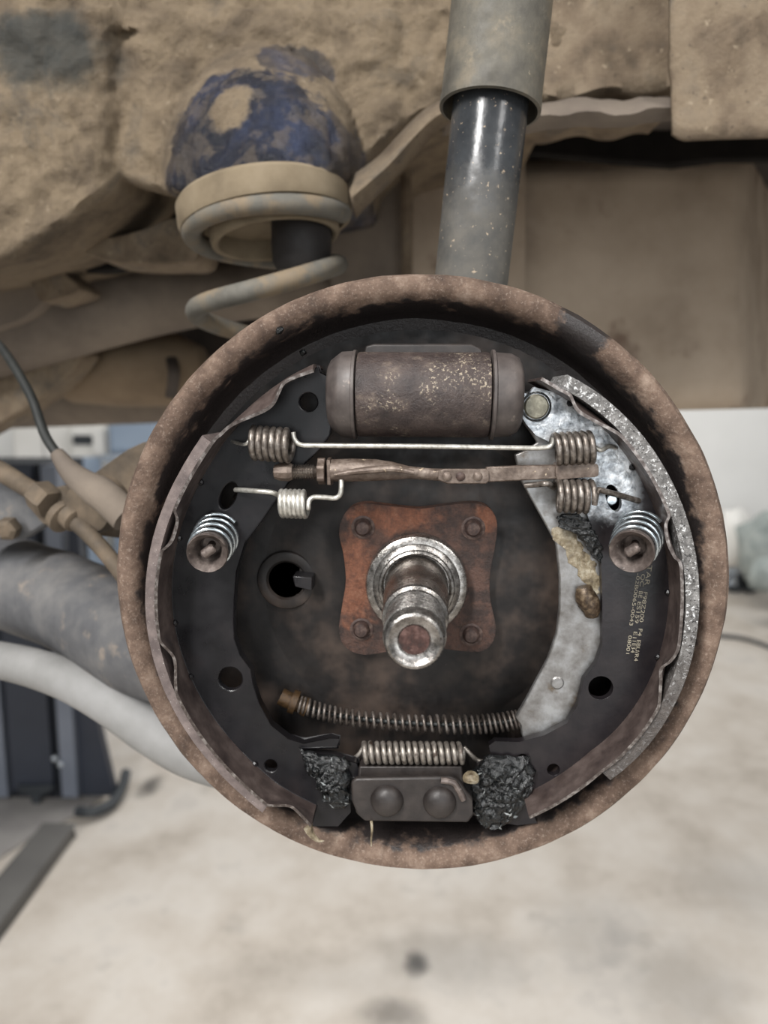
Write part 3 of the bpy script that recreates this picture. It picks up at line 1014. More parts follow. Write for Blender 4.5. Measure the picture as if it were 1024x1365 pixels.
# long upper spring: two coils joined by a rod, one thing
Y = -0.0075
root = thing('shoe_return_spring', P(560, 615, Y), 'long brown return spring with a straight rod between two coils', 'spring')
q0, q1 = P(336, 590, Y), P(388, 594, Y)
h1 = helix(q0, q1, 20 * (Y - CAM.y) / F, 6, 0.5, 18)
obj('coil', tube(h1, 0.00122, 9), M['spring_brown'], root, smooth=60)
q2, q3 = P(739, 599, Y), P(792, 596, Y)
h2_ = helix(q2, q3, 19 * (Y - CAM.y) / F, 6, 0.5, 18)
obj('coil', tube(h2_, 0.00112, 9), M['spring_brown'], root, smooth=60)
obj('rod', tube(spline([P(391, 576, Y), P(393, 586, Y), P(402, 593, Y), P(430, 594, Y), P(560, 595, Y), P(690, 597, Y), P(722, 597, Y), P(735, 594, Y), P(738, 583, Y)], 6), 0.00095, 9), M['spring_silver'], root, smooth=60)
obj('hook', tube(spline([P(309, 588, 0.002), P(318, 591, Y + 0.004), P(328, 592, Y), P(334, 584, Y)], 6), 0.00075, 8), M['spring_silver'], root, smooth=60)
obj('hook', tube(spline([P(794, 597, Y), P(802, 600, Y), P(812, 595, Y + 0.003), P(822, 597, 0.002)], 6), 0.00085, 8), M['spring_silver'], root, smooth=60)

root = coil_spring('adjuster_spring', (374, 671), (409, 672), 17, 6, -0.0080, 0.00098, M['spring_silver'],
                   [(314, 653, -0.0005), (325, 653.5, -0.004), (345, 655, -0.008), (364, 657, -0.008)],
                   [(411, 678, -0.011), (412, 668, -0.011), (418, 663, -0.010), (432, 663, -0.0095), (446, 664, -0.009), (453, 660, -0.009), (455, 651, -0.009), (455, 640, -0.008)],
                   'short bright silver spring hooked onto the strut above the flange', a0=0.3)
coil_spring('lever_spring', (741, 660), (789, 662), 20, 5.5, -0.0060, 0.00110, M['spring_brown'],
            [(700, 647, -0.004), (716, 646, -0.006), (730, 645, -0.008)],
            [(797, 654, -0.008), (806, 655, -0.007), (825, 660, -0.004), (842, 665, -0.001), (852, 668, 0.001)],
            'short brown steel spring below the strut end on the silver lever', a0=0.4)

# lower return spring between the shoe toes
Y = 0.002
root = thing('lower_return_spring', P(550, 1022, Y), 'straight grey return spring above the anchor plate', 'spring')
h1 = helix(P(484, 1003, Y), P(619, 1004, Y), 13 * (Y - CAM.y) / F, 16, 0.2, 16)
obj('coil', tube(h1, 0.00105, 8), M['spring_grey'], root, smooth=60)
obj('hook', tube(spline([h1[0], P(478, 1006, Y + 0.003), P(470, 1012, Y + 0.004), P(462, 1016, Y + 0.003)], 5), 0.0009, 8), M['spring_grey'], root, smooth=60)
obj('hook', tube(spline([h1[-1], P(627, 1005, Y + 0.003), P(636, 1013, Y + 0.004), P(648, 1016, Y + 0.003)], 5), 0.0009, 8), M['spring_grey'], root, smooth=60)

# handbrake cable with its spring
Y = 0.010
path_px = spline2([(398, 938), (430, 949), (470, 957), (520, 962), (570, 965), (620, 966), (660, 964), (692, 959)], 6)
path = [P(x, y_, Y + 0.004 * (1 - min(1.0, (x - 398) / 200.0))) for x, y_ in path_px]
root = thing('handbrake_cable', P(545, 975, Y), 'thin dark handbrake cable inside a long curved coil spring', 'cable')
obj('cable_core', tube(path, 0.0010, 8), M['cable'], root, smooth=60)
# sweep a helix along the path
hp = []
turns = 37
nn = turns * 12
pl = path
for i in range(nn + 1):
    s = i / nn * (len(pl) - 1)
    k = min(int(s), len(pl) - 2)
    p_ = pl[k].lerp(pl[k + 1], s - k)
    d = (pl[k + 1] - pl[k]).normalized()
    z_ = Vector((0, 1, 0))
    x_ = z_.cross(d).normalized()
    a = 2 * math.pi * turns * i / nn
    rr = 0.0031 * (1.15 if i / nn > 0.6 else 1.0)
    hp.append(p_ + x_ * (rr * math.cos(a)) + z_ * (rr * math.sin(a)))
obj('coil', tube(hp, 0.00062, 7), M['spring_dark'], root, smooth=60)
obj('cable_end', tube(PL([(374, 928), (384, 933), (398, 938), (410, 943)], 0.0150), lambda s: 0.0036 if s < 0.7 else 0.0042, 14), M['brass'], root)
obj('end_collar', tube(PL([(388, 934), (396, 937)], 0.0148), 0.0050, 16), M['brass'], root)

# ------------------------------------------------------------------ adjuster strut
Y = -0.0055
st = thing('adjuster_strut', P(580, 650, Y), 'rusty brown adjuster strut with threaded end spanning the two shoes', 'strut')
kS = (Y - CAM.y) / F
xdir = (P(700, 629, Y) - P(400, 629, Y)).normalized()
c = P(364, 629, Y)
obj('strut_fork', lathe([(0.0005, 0), (0.0026, 0.0006), (0.0034, 0.0026), (0.0036, 0.0058), (0.0030, 0.0074), (0.0022, 0.0080)], c, xdir, 10), M['strut'], st, smooth=20)
tp = [(0.0020, 0.0)]
for k in range(9):
    tp += [(0.0029, k * 0.00095 + 0.0003), (0.0024, k * 0.00095 + 0.0008)]
obj('thread', lathe(tp + [(0.0018, 0.0098)], P(390, 629, Y), xdir, 22), M['steel_dark'], st)
star = []
for i in range(24):
    a = 2 * math.pi * i / 24
    r = 0.0050 if (i // 2) % 2 else 0.0042
    star.append(P(424, 628, Y) + Vector((0, r * math.cos(a), r * math.sin(a))))
obj('adjuster_nut', prism(star, [], xdir * 0.0028), M['strut'], st, bevel=0.0003)
obj('nut_plate', prism([P(437, 610, Y), P(437, 612, Y) + Vector((0, -0.004, 0)), P(438, 645, Y) + Vector((0, -0.004, 0)), P(438, 647, Y), P(438, 647, Y) + Vector((0, .004, 0)), P(437, 610, Y) + Vector((0, .004, 0))], [], xdir * 0.0013), M['strut'], st, bevel=0.0003)
# flattened tube
rows = []
for (x, yt, yb, dep) in ((442, 612, 642, 0.0050), (470, 611, 642, 0.0050), (500, 612, 641, 0.0045), (522, 615, 640, 0.0036), (545, 621, 638, 0.0026), (570, 624, 640, 0.0020), (600, 625, 642, 0.0018), (650, 626, 644, 0.0018)):
    cm = P(x, (yt + yb) / 2, Y)
    hz = (yb - yt) / 2 * kS
    rows.append([cm + Vector((0, -dep * math.cos(a) * (1 if math.cos(a) > 0 else 0.8), hz * math.sin(a))) for a in [2 * math.pi * i / 18 for i in range(18)]])
V = [p_ for r in rows for p_ in r]
Fc = []
for j in range(len(rows) - 1):
    for i in range(18):
        Fc.append((j * 18 + i, j * 18 + (i + 1) % 18, (j + 1) * 18 + (i + 1) % 18, (j + 1) * 18 + i))
Fc += [tuple(range(18)), tuple((len(rows) - 1) * 18 + i for i in reversed(range(18)))]
obj('strut_tube', (V, Fc), M['strut'], st, smooth=50)
obj('strut_ridge', tube(spline(PL([(446, 633), (470, 629), (500, 626), (525, 625), (552, 630)], Y - 0.0046), 5), lambda s: 0.0011 * (0.3 + math.sin(math.pi * (0.1 + 0.75 * s))), 10), M['strut'], st)
sto = obj('strap', prism(PL([(584, 628), (592, 625), (648, 625), (652, 628), (652, 642), (648, 645), (596, 645), (584, 640)], Y - 0.0022), [], (0, 0.0016, 0)), M['strut'], st, bevel=0.0004)
for px in (596, 614, 637):
    obj('rivet', lathe([(0.0017, 0.0004), (0.0017, -0.0004), (0.0010, -0.0010), (0.0002, -0.0011)], P(px, 635, Y - 0.0022), (0, 1, 0), 16), M['bolt_dark'] if px == 614 else M['strut'], sto)
obj('push_bar', prism(PL([(648, 623), (690, 621), (746, 620), (746, 638), (690, 641), (648, 643)], Y - 0.0012), [], (0, 0.0036, 0)), M['strut'], st, bevel=0.0005)
obj('fork_end', prism(PL(spline2([(742, 620), (752, 618), (780, 617), (794, 618), (798, 622), (798, 632), (793, 636), (770, 637), (752, 639), (742, 638)], 3, True), Y - 0.0026), [], (0, 0.0072, 0)), M['strut'], st, bevel=0.0008)

# ------------------------------------------------------------------ hold-down springs
def hold_down(tip_px, root_px, rp, label):
    yt = -0.0195
    tip, rt = P(*tip_px, yt), P(*root_px, 0.0008)
    axv = (rt - tip).normalized()
    ln = (rt - tip).length
    r = rp * (yt - CAM.y) / F
    root = thing('hold_down_spring', rt, label, 'hold down', 'shoe hold downs')
    obj('retainer_cup', lathe([(0.0022, 0.0100), (r * 0.44, 0.0100), (r * 0.52, 0.0095), (r * 0.58, 0.0050), (r * 0.66, 0.0030), (r * 0.84, 0.0010), (r * 0.95, -0.0001), (r, 0.0006), (r * 0.99, 0.0018), (r * 0.92, 0.0030),
                               (r * 0.80, 0.0102), (r * 0.4, 0.0106)], tip, axv, 40, wob=0.00012), M['cup'], root)
    x_, y_, _ = frame(axv)
    pc = tip + axv * 0.0026
    lng = Vector((0.8, 0, 0.6))
    lng = (lng - axv * lng.dot(axv)).normalized()
    obj('pin_head', tube([pc - lng * 0.0028, pc - lng * 0.0020, pc + lng * 0.0020, pc + lng * 0.0028], lambda s: 0.0019 if 0.1 < s < 0.9 else 0.0011, 12), M['cup'], root)
    obj('pin', tube([pc, pc + axv * (ln + 0.02)], 0.0014, 10), M['bolt_dark'], root)
    hx = helix(tip + axv * 0.0042, rt - axv * 0.0006, r * 0.98, 3.4, 0, 24, r * 1.14)
    obj('coil', tube(hx, 0.00078, 8), M['spring_blued'], root, smooth=60)
    return root


hold_down((276, 738), (290, 712), 29, 'round cup hold-down with bright coil on the thin lined shoe')
hold_down((842, 736), (853, 711), 30, 'round cup hold-down on the shoe with printed numbers')

# ------------------------------------------------------------------ anchor plate
Y = -0.005
an = thing('anchor_plate', P(548, 1098, Y), 'sooty steel anchor plate with two domed rivets at the bottom', 'anchor')
ap = [(468, 1044), (474, 1038), (600, 1036), (614, 1042), (622, 1056), (630, 1064), (631, 1088), (624, 1097), (486, 1095), (476, 1086), (469, 1068)]
afo = obj('anchor_face', prism(PL(ap, Y), [], (0, 0.0026, 0)), M['anchor'], an, bevel=0.0008)
obj('anchor_block', prism(PL([(478, 1022), (616, 1022), (622, 1085), (474, 1085)], 0.0), [], (0, 0.0235, 0)), M['anchor'], an, bevel=0.0008)
for px, py in ((516, 1067), (586, 1069)):
    c = P(px, py, Y)
    r = 24 * (Y - CAM.y) / F
    obj('domed_rivet', lathe([(r, 0.0004), (r * 0.98, -0.0006), (r * 0.9, -0.0018), (r * 0.72, -0.0030), (r * 0.45, -0.0038), (r * 0.15, -0.0041), (0.0001, -0.0041)], c, (0, 1, 0), 36), M['anchor'], afo)
obj('bent_lip', tube(spline(PL([(588, 1040), (604, 1043), (612, 1054), (618, 1066)], Y - 0.0006), 5), 0.0013, 10), M['cup'], an)

# ------------------------------------------------------------------ grease
def grease(name, outline, Y, depth, label, flakes, material=None, rough=1.0):
    cx = sum(p_[0] for p_ in outline) / len(outline)
    cy = sum(p_[1] for p_ in outline) / len(outline)
    ol = spline2(outline, 9, True)
    ol = [(x + 7 * mnoise.noise(Vector((x * 0.09, y_ * 0.09, 1))) + 4 * mnoise.noise(Vector((x * 0.3, y_ * 0.3, 4))), y_ + 7 * mnoise.noise(Vector((x * 0.09, y_ * 0.09, 7)))) for x, y_ in ol]
    rows = []
    nr = 26
    for j in range(nr + 1):
        t = 1 - j / nr
        row = []
        for (x, y_) in ol + ol[:1]:
            q = P(cx + (x - cx) * max(t, 0.02), cy + (y_ - cy) * max(t, 0.02), Y)
            h = depth * (1 - t ** 2.5) * (0.75 + 0.5 * mnoise.noise(q * 120))
            w = 0.0022 * (0.5 - abs(mnoise.noise(q * 300))) + 0.0016 * (0.4 - abs(mnoise.noise(q * 640 + Vector((5, 2, 1))))) + 0.0006 * mnoise.noise(q * 1700)
            w *= rough
            row.append(q + Vector((0, -h - w * (1.0 if t < 0.98 else 0), 0)))
        rows.append(row)
    if not flakes:
        o_ = obj(name, grid(rows), material, smooth=60)
        return tag(o_, label, 'grease')
    root = thing(name, P(cx, max(p_[1] for p_ in outline), Y), label, 'grease', 'grease lumps at the shoe toes')
    obj('grease_mass', grid(rows), M['grease'], root, smooth=60)
    V, Fc = [], []
    for k in range(flakes):
        a = random.uniform(0, 2 * math.pi)
        t = math.sqrt(random.random()) * 0.92
        x, y_ = ol[int(a / (2 * math.pi) * len(ol)) % len(ol)]
        q = P(cx + (x - cx) * t, cy + (y_ - cy) * t, Y) + Vector((0, -depth * (1 - t ** 4) - 0.0010, 0))
        s = random.uniform(0.0006, 0.0016)
        d1 = Vector((random.uniform(-1, 1), random.uniform(-0.7, 0.1), random.uniform(0.1, 1))).normalized()
        d2 = Vector((random.uniform(-1, 1), random.uniform(-1, 1), random.uniform(-1, 1))).normalized()
        o_ = len(V)
        V += [q - d1 * s, q + d2 * s * 0.35, q + d1 * s, q - d2 * s * 0.3 + Vector((0, -0.0003, 0))]
        Fc += [(o_, o_ + 1, o_ + 3), (o_ + 1, o_ + 2, o_ + 3), (o_, o_ + 3, o_ + 2), (o_, o_ + 2, o_ + 1)]
    obj('grease_flakes', (V, Fc), M['grease_flake'], root, smooth=0, kind='stuff')
    return root


grease('grease_lump', [(636, 1020), (650, 1008), (680, 1004), (706, 1012), (714, 1036), (706, 1062), (690, 1088), (664, 1102), (640, 1098), (630, 1074), (628, 1046)], -0.0002, 0.0045,
       'black torn grease lump beside the rivets, under the speckled lining shoe', 30)
grease('grease_lump', [(398, 994), (420, 1006), (448, 1006), (464, 1018), (467, 1044), (464, 1070), (444, 1078), (424, 1052), (408, 1024)], -0.0002, 0.0035,
       'black shiny grease lump at the toe of the thin lined shoe', 14)
grease('grease_smear', [(738, 706), (752, 702), (768, 714), (784, 738), (797, 764), (800, 784), (790, 792), (778, 776), (764, 752), (748, 730)], 0.0052, 0.0007,
       'pale brown smear of old grease on the silver lever', 0, M['old_grease'], 0.25)
grease('grease_clump', [(742, 690), (756, 684), (776, 690), (792, 706), (800, 728), (802, 748), (792, 742), (780, 724), (762, 708), (748, 702)], 0.0008, 0.0012,
       'wet black grease clump above the pale smear on the lever', 0, M['grease'], 0.5)
root = obj('grease_drip', tube(spline([P(495, 1094, -0.006), P(496, 1106, -0.0075), P(495, 1118, -0.008), P(495, 1128, -0.008)], 5), lambda s: 0.0004 * (1.6 - s), 7), M['old_grease'])
tag(root, 'thin yellow grease string hanging below the anchor plate', 'grease')
root = obj('grease_bit', tube(spline(PL([(411, 1103), (415, 1112), (424, 1120), (432, 1121)], -0.013), 5), lambda s: 0.0018 * (1.1 - s), 8), M['old_grease'])
tag(root, 'small yellowish grease crumb stuck on the lower rim', 'grease')
root = obj('grease_dab', tube(spline(PL([(618, 1040), (628, 1036), (637, 1042)], -0.0075), 5), lambda s: 0.0018 * (0.5 + math.sin(math.pi * s)), 8), M['old_grease'])
tag(root, 'pale yellow dab of grease between anchor plate and torn grease lump', 'grease')

# ------------------------------------------------------------------ car body
body = thing('car_body', P(500, 300, 0.25), 'dusty blue car underbody with wheel arch sheet metal', 'car body')


def interp(tab, x):
    for (x0, y0), (x1, y1) in zip(tab, tab[1:]):
        if x0 <= x <= x1:
            t = (x - x0) / (x1 - x0)
            t = t * t * (3 - 2 * t) if False else t
            return y0 + (y1 - y0) * t
    return tab[0][1] if x < tab[0][0] else tab[-1][1]


low = [(-260, 400), (-100, 372), (0, 338), (50, 312), (95, 282), (140, 246), (155, 226), (175, 236), (210, 246), (250, 248), (300, 238), (360, 228), (420, 226), (462, 232), (490, 200), (520, 172), (560, 146), (600, 134), (680, 128), (760, 126)]


rows = []
xs = [-260 + 1020 * i / 220 for i in range(221)]
for j in range(120):
    s = j / 119
    row = []
    for x in xs:
        yb = interp(low, x)
        y_ = -330 + (yb + 330) * s
        q = P(x, y_, rail_depth(x, y_))
        n1 = 0.0035 * mnoise.noise(q * 38) + 0.0030 * mnoise.noise(q * 85) + 0.0016 * mnoise.noise(q * 210)
        row.append(q + Vector((0, n1, 0)))
    rows.append(row)
last = rows[-1]
for k, (dy, dz) in enumerate(((0.004, -0.003), (0.012, -0.003), (0.05, 0.004), (0.16, 0.02), (0.40, 0.03))):
    rows.append([p_ + Vector((0, dy, dz)) for p_ in last])
obj('chassis_rail', grid(rows), M['body'], body, smooth=60)

# seam flange running down to the spring seat and along the rail
up = spline2([(600, 132), (575, 142), (545, 168), (510, 206), (485, 226), (462, 240)], 5)
dn = spline2([(602, 160), (585, 172), (562, 196), (530, 232), (500, 262), (474, 290)], 5)
rows = [[P(x, y_, 0.175) for x, y_ in up], [P(x, y_, 0.158) for x, y_ in [((a[0] + b[0]) / 2, (a[1] + b[1]) / 2) for a, b in zip(up, dn)]], [P(x, y_, 0.165) for x, y_ in dn]]
obj('seam_flange', grid(rows), M['dust'], body, solid=0.002, smooth=60, bevel=0.0)
up = spline2([(590, 140), (640, 138), (720, 138), (780, 132), (830, 136), (880, 130), (900, 134)], 5)
dn = spline2([(590, 178), (640, 176), (720, 174), (780, 168), (830, 168), (880, 160), (900, 158)], 5)
rows = [[P(x, y_, 0.195) for x, y_ in up], [P(x, (y_ + z_[1]) / 2, 0.182) for (x, y_), z_ in zip(up, dn)], [P(x, y_, 0.19) for x, y_ in dn], [P(x, y_ - 3, 0.30) for x, y_ in dn]]
v, f = grid(rows)
v = [q + Vector((0, 0.002 * mnoise.noise(q * 60), 0.0015 * mnoise.noise(q * 90))) for q in v]
obj('seam_flange', (v, f), M['dust_grey'], body, solid=0.0015, smooth=60)
# rear rail behind the shock, and the overlapping end panel
rows = []
for j in range(24):
    s = j / 23
    row = []
    for i in range(40):
        x = 690 + 240 * i / 39
        yb = 128 + 5 * math.sin(x * 0.06) - 0.06 * (x - 690)
        q = P(x, -330 + (yb + 330) * s, 0.215)
        row.append(q + Vector((0, 0.004 * mnoise.noise(q * 30) + 0.0015 * mnoise.noise(q * 110), 0)))
    rows.append(row)
rows.append([p_ + Vector((0, 0.004, -0.002)) for p_ in rows[-1]])
rows.append([p_ + Vector((0, 0.10, 0.004)) for p_ in rows[-2]])
obj('rear_rail', grid(rows), M['dust'], body, smooth=60)
rows = []
for j in range(30):
    s = j / 29
    row = []
    for i in range(100):
        x = 893 + 847 * i / 99
        yb = 188 - 4 * min(3.0, (x - 893) / 130.0) - (9 * max(0, 1 - i / 1.5))
        q = P(x + (3 if s > 0.85 else 0), -330 + (yb + 330) * s, 0.178)
        row.append(q + Vector((0, 0.003 * mnoise.noise(q * 26) + 0.001 * mnoise.noise(q * 110), 0)))
    rows.append(row)
v, f = grid(rows)
obj('end_panel', (v, f), M['dust'], body, smooth=60, solid=0.003)

# spare wheel tub: a broad rounded wall of dusty sheet
rows = []
YT = 0.52
for j in range(30):
    s = j / 29
    row = []
    for i in range(61):
        t = i / 60
        x = 530 + 760 * t
        ytop, ybot = 60, 556 - 18 * t
        y_ = ytop + (ybot - ytop) * s
        if t < 0.60:
            d = YT + 0.05 * (1 - min(1, t / 0.25)) ** 2
        else:
            d = YT + 0.18 * min(1, (t - 0.60) / 0.05) ** 1.5
        if s > 0.93:
            d += 0.02 * ((s - 0.93) / 0.07) ** 2
        if y_ < 225 + 8 * math.sin(t * 9):
            d += 0.10 * min(1, (225 + 8 * math.sin(t * 9) - y_) / 40.0) ** 1.5
        row.append(P(x, y_, d))
    rows.append(row)
rows.append([p_ + Vector((0, 0.5, 0.01)) for p_ in rows[-1]])
obj('spare_wheel_tub', grid(rows), M['dust_tub'], body, smooth=70)
# floor pan above all of this: the dark roof of the cavity
rows = [[Vector((x, y_, H + z_)) for x in (-1.4, -0.6, 0.2, 1.4)] for y_, z_ in ((0.23, 0.275), (0.5, 0.32), (1.0, 0.33), (1.5, 0.30))]
obj('floor_pan', grid(rows), M['under'], body, solid=0.004)
# inner arch panel and post between coil spring and shock
M['shade_black'] = mat('painted_shade_black', [(16, 14, 13), (26, 23, 21)], 30, (0.8, 0.95), 0.0, 0.3, 80, 0.002, spec=0.2)  # near-black colour for strips that stand in for deep shade
obj('gap_shade', prism(PL([(690, 120), (1650, 100), (1650, 200), (1150, 212), (960, 214), (900, 222), (820, 216), (720, 206), (690, 204)], 0.44), [], (0, 0.012, 0)), M['shade_black'], body, bevel=0.003)  # dark strip added as the shade below the seam flange
obj('gap_shade', prism(PL(spline2([(-80, 352), (0, 338), (60, 320), (120, 300), (180, 250), (240, 236), (262, 300), (200, 330), (150, 360), (60, 356), (0, 362), (-80, 372)], 4, True), 0.335), [], (0, 0.02, 0)), M['shade_black'], body, bevel=0.003)  # dark strip added as the shade of the cavity under the rail
obj('inner_panel', prism(PL([(440, 220), (545, 200), (545, 400), (440, 400)], 0.40), [], (0, 0.01, 0)), M['dust_grey'], body, bevel=0.003)
obj('panel_edge', tube(PL([(541, 205), (543, 420)], 0.385), 0.0055, 12, flat=0.8), M['dust'], body)
obj('inner_wall', prism(PL([(550, 200), (700, 200), (700, 420), (550, 420)], 0.50), [], (0, 0.01, 0)), M['dust_tub'], body)
# far sill along the opposite side, behind the tub
rows = []
for j in range(15):
    a = math.pi * (0.15 + 0.95 * j / 14)
    row = []
    for x in range(-300, 700, 40):
        row.append(P(x, 585 - 0.036 * (x + 300) + 12 - 18, 0.80) + Vector((0, -0.05 * math.sin(a), -0.004 + 0.055 * (1 + math.cos(a)) * 0.9)))
    rows.append(row)
obj('lower_sill', grid(rows), M['dust_grey'], body, smooth=70)
# left: web of floor members seen under the rail
def slab(name, pts, Y, thick, material, sm=4, bev=0.006):
    return obj(name, prism(PL(spline2(pts, sm, True), Y), [], (0, thick, 0)), material, body, bevel=bev, smooth=50)


slab('rail_arm', [(92, 322), (140, 318), (190, 306), (232, 290), (262, 300), (262, 345), (220, 350), (160, 349), (120, 340)], 0.27, 0.05, M['dust'])
slab('rail_stub', [(30, 352), (66, 354), (92, 370), (106, 386), (84, 396), (56, 402), (44, 384)], 0.32, 0.04, M['dust'])
slab('floor_member', [(-80, 350), (30, 352), (52, 380), (58, 400), (20, 430), (-80, 450)], 0.36, 0.05, M['dust_grey'])
slab('floor_rib', [(-60, 520), (0, 502), (60, 470), (110, 470), (70, 520), (10, 560), (-60, 590)], 0.42, 0.04, M['dust'])
obj('inner_shield', prism([Vector((-1.6, 0.92, H + 0.05)), Vector((1.6, 0.92, H + 0.07)), Vector((1.6, 0.92, H + 0.40)), Vector((-1.6, 0.92, H + 0.40))], [], (0, 0.01, 0)), M['under'], body)

# ------------------------------------------------------------------ exhaust silencer: tapering grey-brown tube crossing at the left
root = thing('exhaust_silencer', P(200, 450, 0.42), 'tapering grey brown exhaust silencer crossing behind the coil spring', 'exhaust')
cen = spline([P(-160, 462, 0.40), P(0, 438, 0.41), P(130, 412, 0.42), P(260, 392, 0.43), P(400, 384, 0.44), P(540, 380, 0.45)], 8)
obj('silencer_shell', tube(cen, lambda s: 0.050 - 0.024 * min(1, s / 0.72), 36), M['dust_grey'], root, smooth=60)
root = thing('fuel_tank', P(170, 560, 0.50), 'rounded brown fuel tank low behind the brake', 'fuel tank')
v, f = lathe([(0.001, -0.085), (0.045, -0.080), (0.066, -0.055), (0.070, 0), (0.066, 0.055), (0.045, 0.08), (0.001, 0.085)], P(170, 492, 0.53), (1, 0, -0.05), 40)
c = P(170, 492, 0.53)
v = [c + Vector((q.x - c.x, (q.y - c.y) * 0.8, (q.z - c.z) * 0.58)) for q in v]
obj('tank_shell', (v, f), mat('brown_tank_dust', [(90, 76, 60), (112, 96, 77), (124, 108, 88)], 14, (0.8, 0.95), 0, 0.2, 60, 0.002), root, smooth=60)
obj('tank_strap', tube(spline([P(226, 470, 0.50), P(232, 495, 0.465), P(228, 530, 0.475)], 6), 0.006, 8, flat=0.3), M['under'], root)

# ------------------------------------------------------------------ shock absorber
sh = thing('shock_absorber', P(628, 400, 0.07), 'black shock absorber with a dusty grey upper tube', 'shock absorber')
top, bot = P(676, -60, 0.078), P(622, 430, 0.066)
axs = (bot - top)
La = axs.length
axs.normalize()
tm = (P(660, 150, 0.0745) - top).dot(axs)
k = (0.075 - CAM.y) / F
ru, rl = 61.5 * k, 46.5 * k
obj('dust_tube', lathe([(ru * 0.9, -0.02), (ru, 0), (ru, tm - 0.006), (ru * 1.015, tm - 0.004), (ru * 1.015, tm), (ru * 0.95, tm + 0.0004), (ru * 0.93, tm - 0.01), (rl * 1.0, tm - 0.03)], top, axs, 64), M['shock_upper'], sh)
obj('damper_tube', lathe([(rl, tm - 0.03), (rl, tm + 0.02), (rl * 0.98, La)], top, axs, 64), M['shock_lower'], sh)

# ------------------------------------------------------------------ coil spring and its rubber seat
SY = 0.17
rs_ = thing('spring_seat', P(356, 300, SY), 'tan dusty rubber ring seat above the coil spring', 'rubber seat')
tc = P(356, 299, SY)
kk = (SY - CAM.y) / F
rr = 111 * kk
tilt = Vector((-0.15, 0.10, 1)).normalized()
obj('seat_ring', lathe([(rr * 0.55, 0.0150), (rr * 0.96, 0.0150), (rr * 1.0, 0.0125), (rr * 1.005, 0.002), (rr * 0.985, -0.0008), (rr * 0.93, -0.0012), (rr * 0.92, 0.0015), (rr * 0.5, 0.001)], tc, tilt, 72), M['seat_rubber'], rs_)
obj('seat_lip', lathe([(rr * 0.74, 0.004), (rr * 0.75, -0.006), (rr * 0.735, -0.0085), (rr * 0.70, -0.0092), (rr * 0.665, -0.0085), (rr * 0.65, -0.005), (rr * 0.64, 0.004)], tc + Vector((0.004, 0, -0.001)), tilt, 64), M['seat_rubber'], rs_)
cs = thing('coil_spring', P(360, 460, SY), 'thick dusty grey suspension coil spring under its rubber seat', 'coil spring')
zk = [(0, 0.181), (0.25, 0.1765), (0.5, 0.168), (0.75, 0.163), (1.0, 0.1525), (1.25, 0.1330), (1.5, 0.1245), (1.75, 0.112), (2.0, 0.10), (2.25, 0.088), (2.5, 0.076), (3.0, 0.05)]
zs = spline([Vector((t_, z_, 0)) for t_, z_ in zk], 12)
hx = []
for q in zs:
    a = math.radians(-8) - 2 * math.pi * q.x
    rcur = 0.0440 - 0.004 * max(0, min(1, 2 * (q.x - 0.5)))
    if q.x > 1:
        rcur += 0.004 * min(1, (q.x - 1) * 2)
    hx.append(Vector((tc.x + 0.001 + rcur * math.cos(a), tc.y + rcur * math.sin(a), H + q.y - 0.004)))
obj('coil', tube(hx, 0.0056, 14), M['coil'], cs, smooth=60)
bs = thing('bump_stop', P(405, 350, SY), 'black rubber bump stop inside the coil spring', 'bump stop')
bc = P(402, 322, SY)
obj('stop_body', lathe([(0.014, 0.02), (0.0170, 0.018), (0.0175, 0.0), (0.0170, -0.012), (0.0140, -0.017), (0.004, -0.018)], bc, (0, 0, 1), 32), M['bump_stop'], bs)

# ------------------------------------------------------------------ trailing arm, bar, cable, brake pipe
ta = thing('trailing_arm', P(80, 860, 0.12), 'thick worn black trailing arm running to the backing plate', 'suspension arm')
cen = spline([P(-180, 742, 0.24), P(-60, 758, 0.20), P(30, 782, 0.165), P(110, 812, 0.135), P(200, 862, 0.095), P(300, 880, 0.075)], 8)
v, f = tube(cen, lambda s: 0.0310 - 0.005 * s, 40, flat=1.0)
v = [q + Vector((0, 0, 0.0010 * mnoise.noise(q * 40))) for q in v]
obj('arm_tube', (v, f), M['arm'], ta, smooth=60)
obj('arm_flange', prism(PL(spline2([(40, 660), (110, 640), (190, 590), (260, 600), (300, 700), (200, 720), (80, 705), (50, 690)], 4, True), 0.105), [], (0, 0.02, 0)), M['fitting'], ta, bevel=0.003)
obj('arm_boss', lathe([(0.006, -0.004), (0.013, -0.003), (0.015, 0.004), (0.015, 0.02)], P(120, 676, 0.095), (0.2, 1, 0.1), 24), M['fitting'], ta)
obj('arm_bracket', prism(PL([(-40, 640), (20, 640), (60, 662), (62, 700), (30, 720), (-40, 720)], 0.13), [], (0, 0.012, 0)), M['arm'], ta, bevel=0.002)
obj('arm_bolt', lathe([(0.0065, 0.0), (0.0065, -0.006), (0.004, -0.0075), (0.0005, -0.008)], P(16, 702, 0.125), (0.1, 1, 0.2), 6), M['fitting'], ta, smooth=20)

gb = thing('steel_bar', P(150, 1000, 0.06), 'light grey curved bar below the trailing arm', 'steel bar')
cen = spline([P(-160, 868, 0.15), P(-60, 872, 0.13), P(20, 884, 0.115), P(90, 906, 0.10), P(150, 938, 0.088), P(200, 972, 0.082), P(255, 1004, 0.076), P(320, 1022, 0.070), P(420, 1030, 0.066)], 8)
obj('bar_tube', tube(cen, lambda s: 0.0095 + 0.0028 * min(1, s * 1.6), 24), M['bar'], gb, smooth=60)

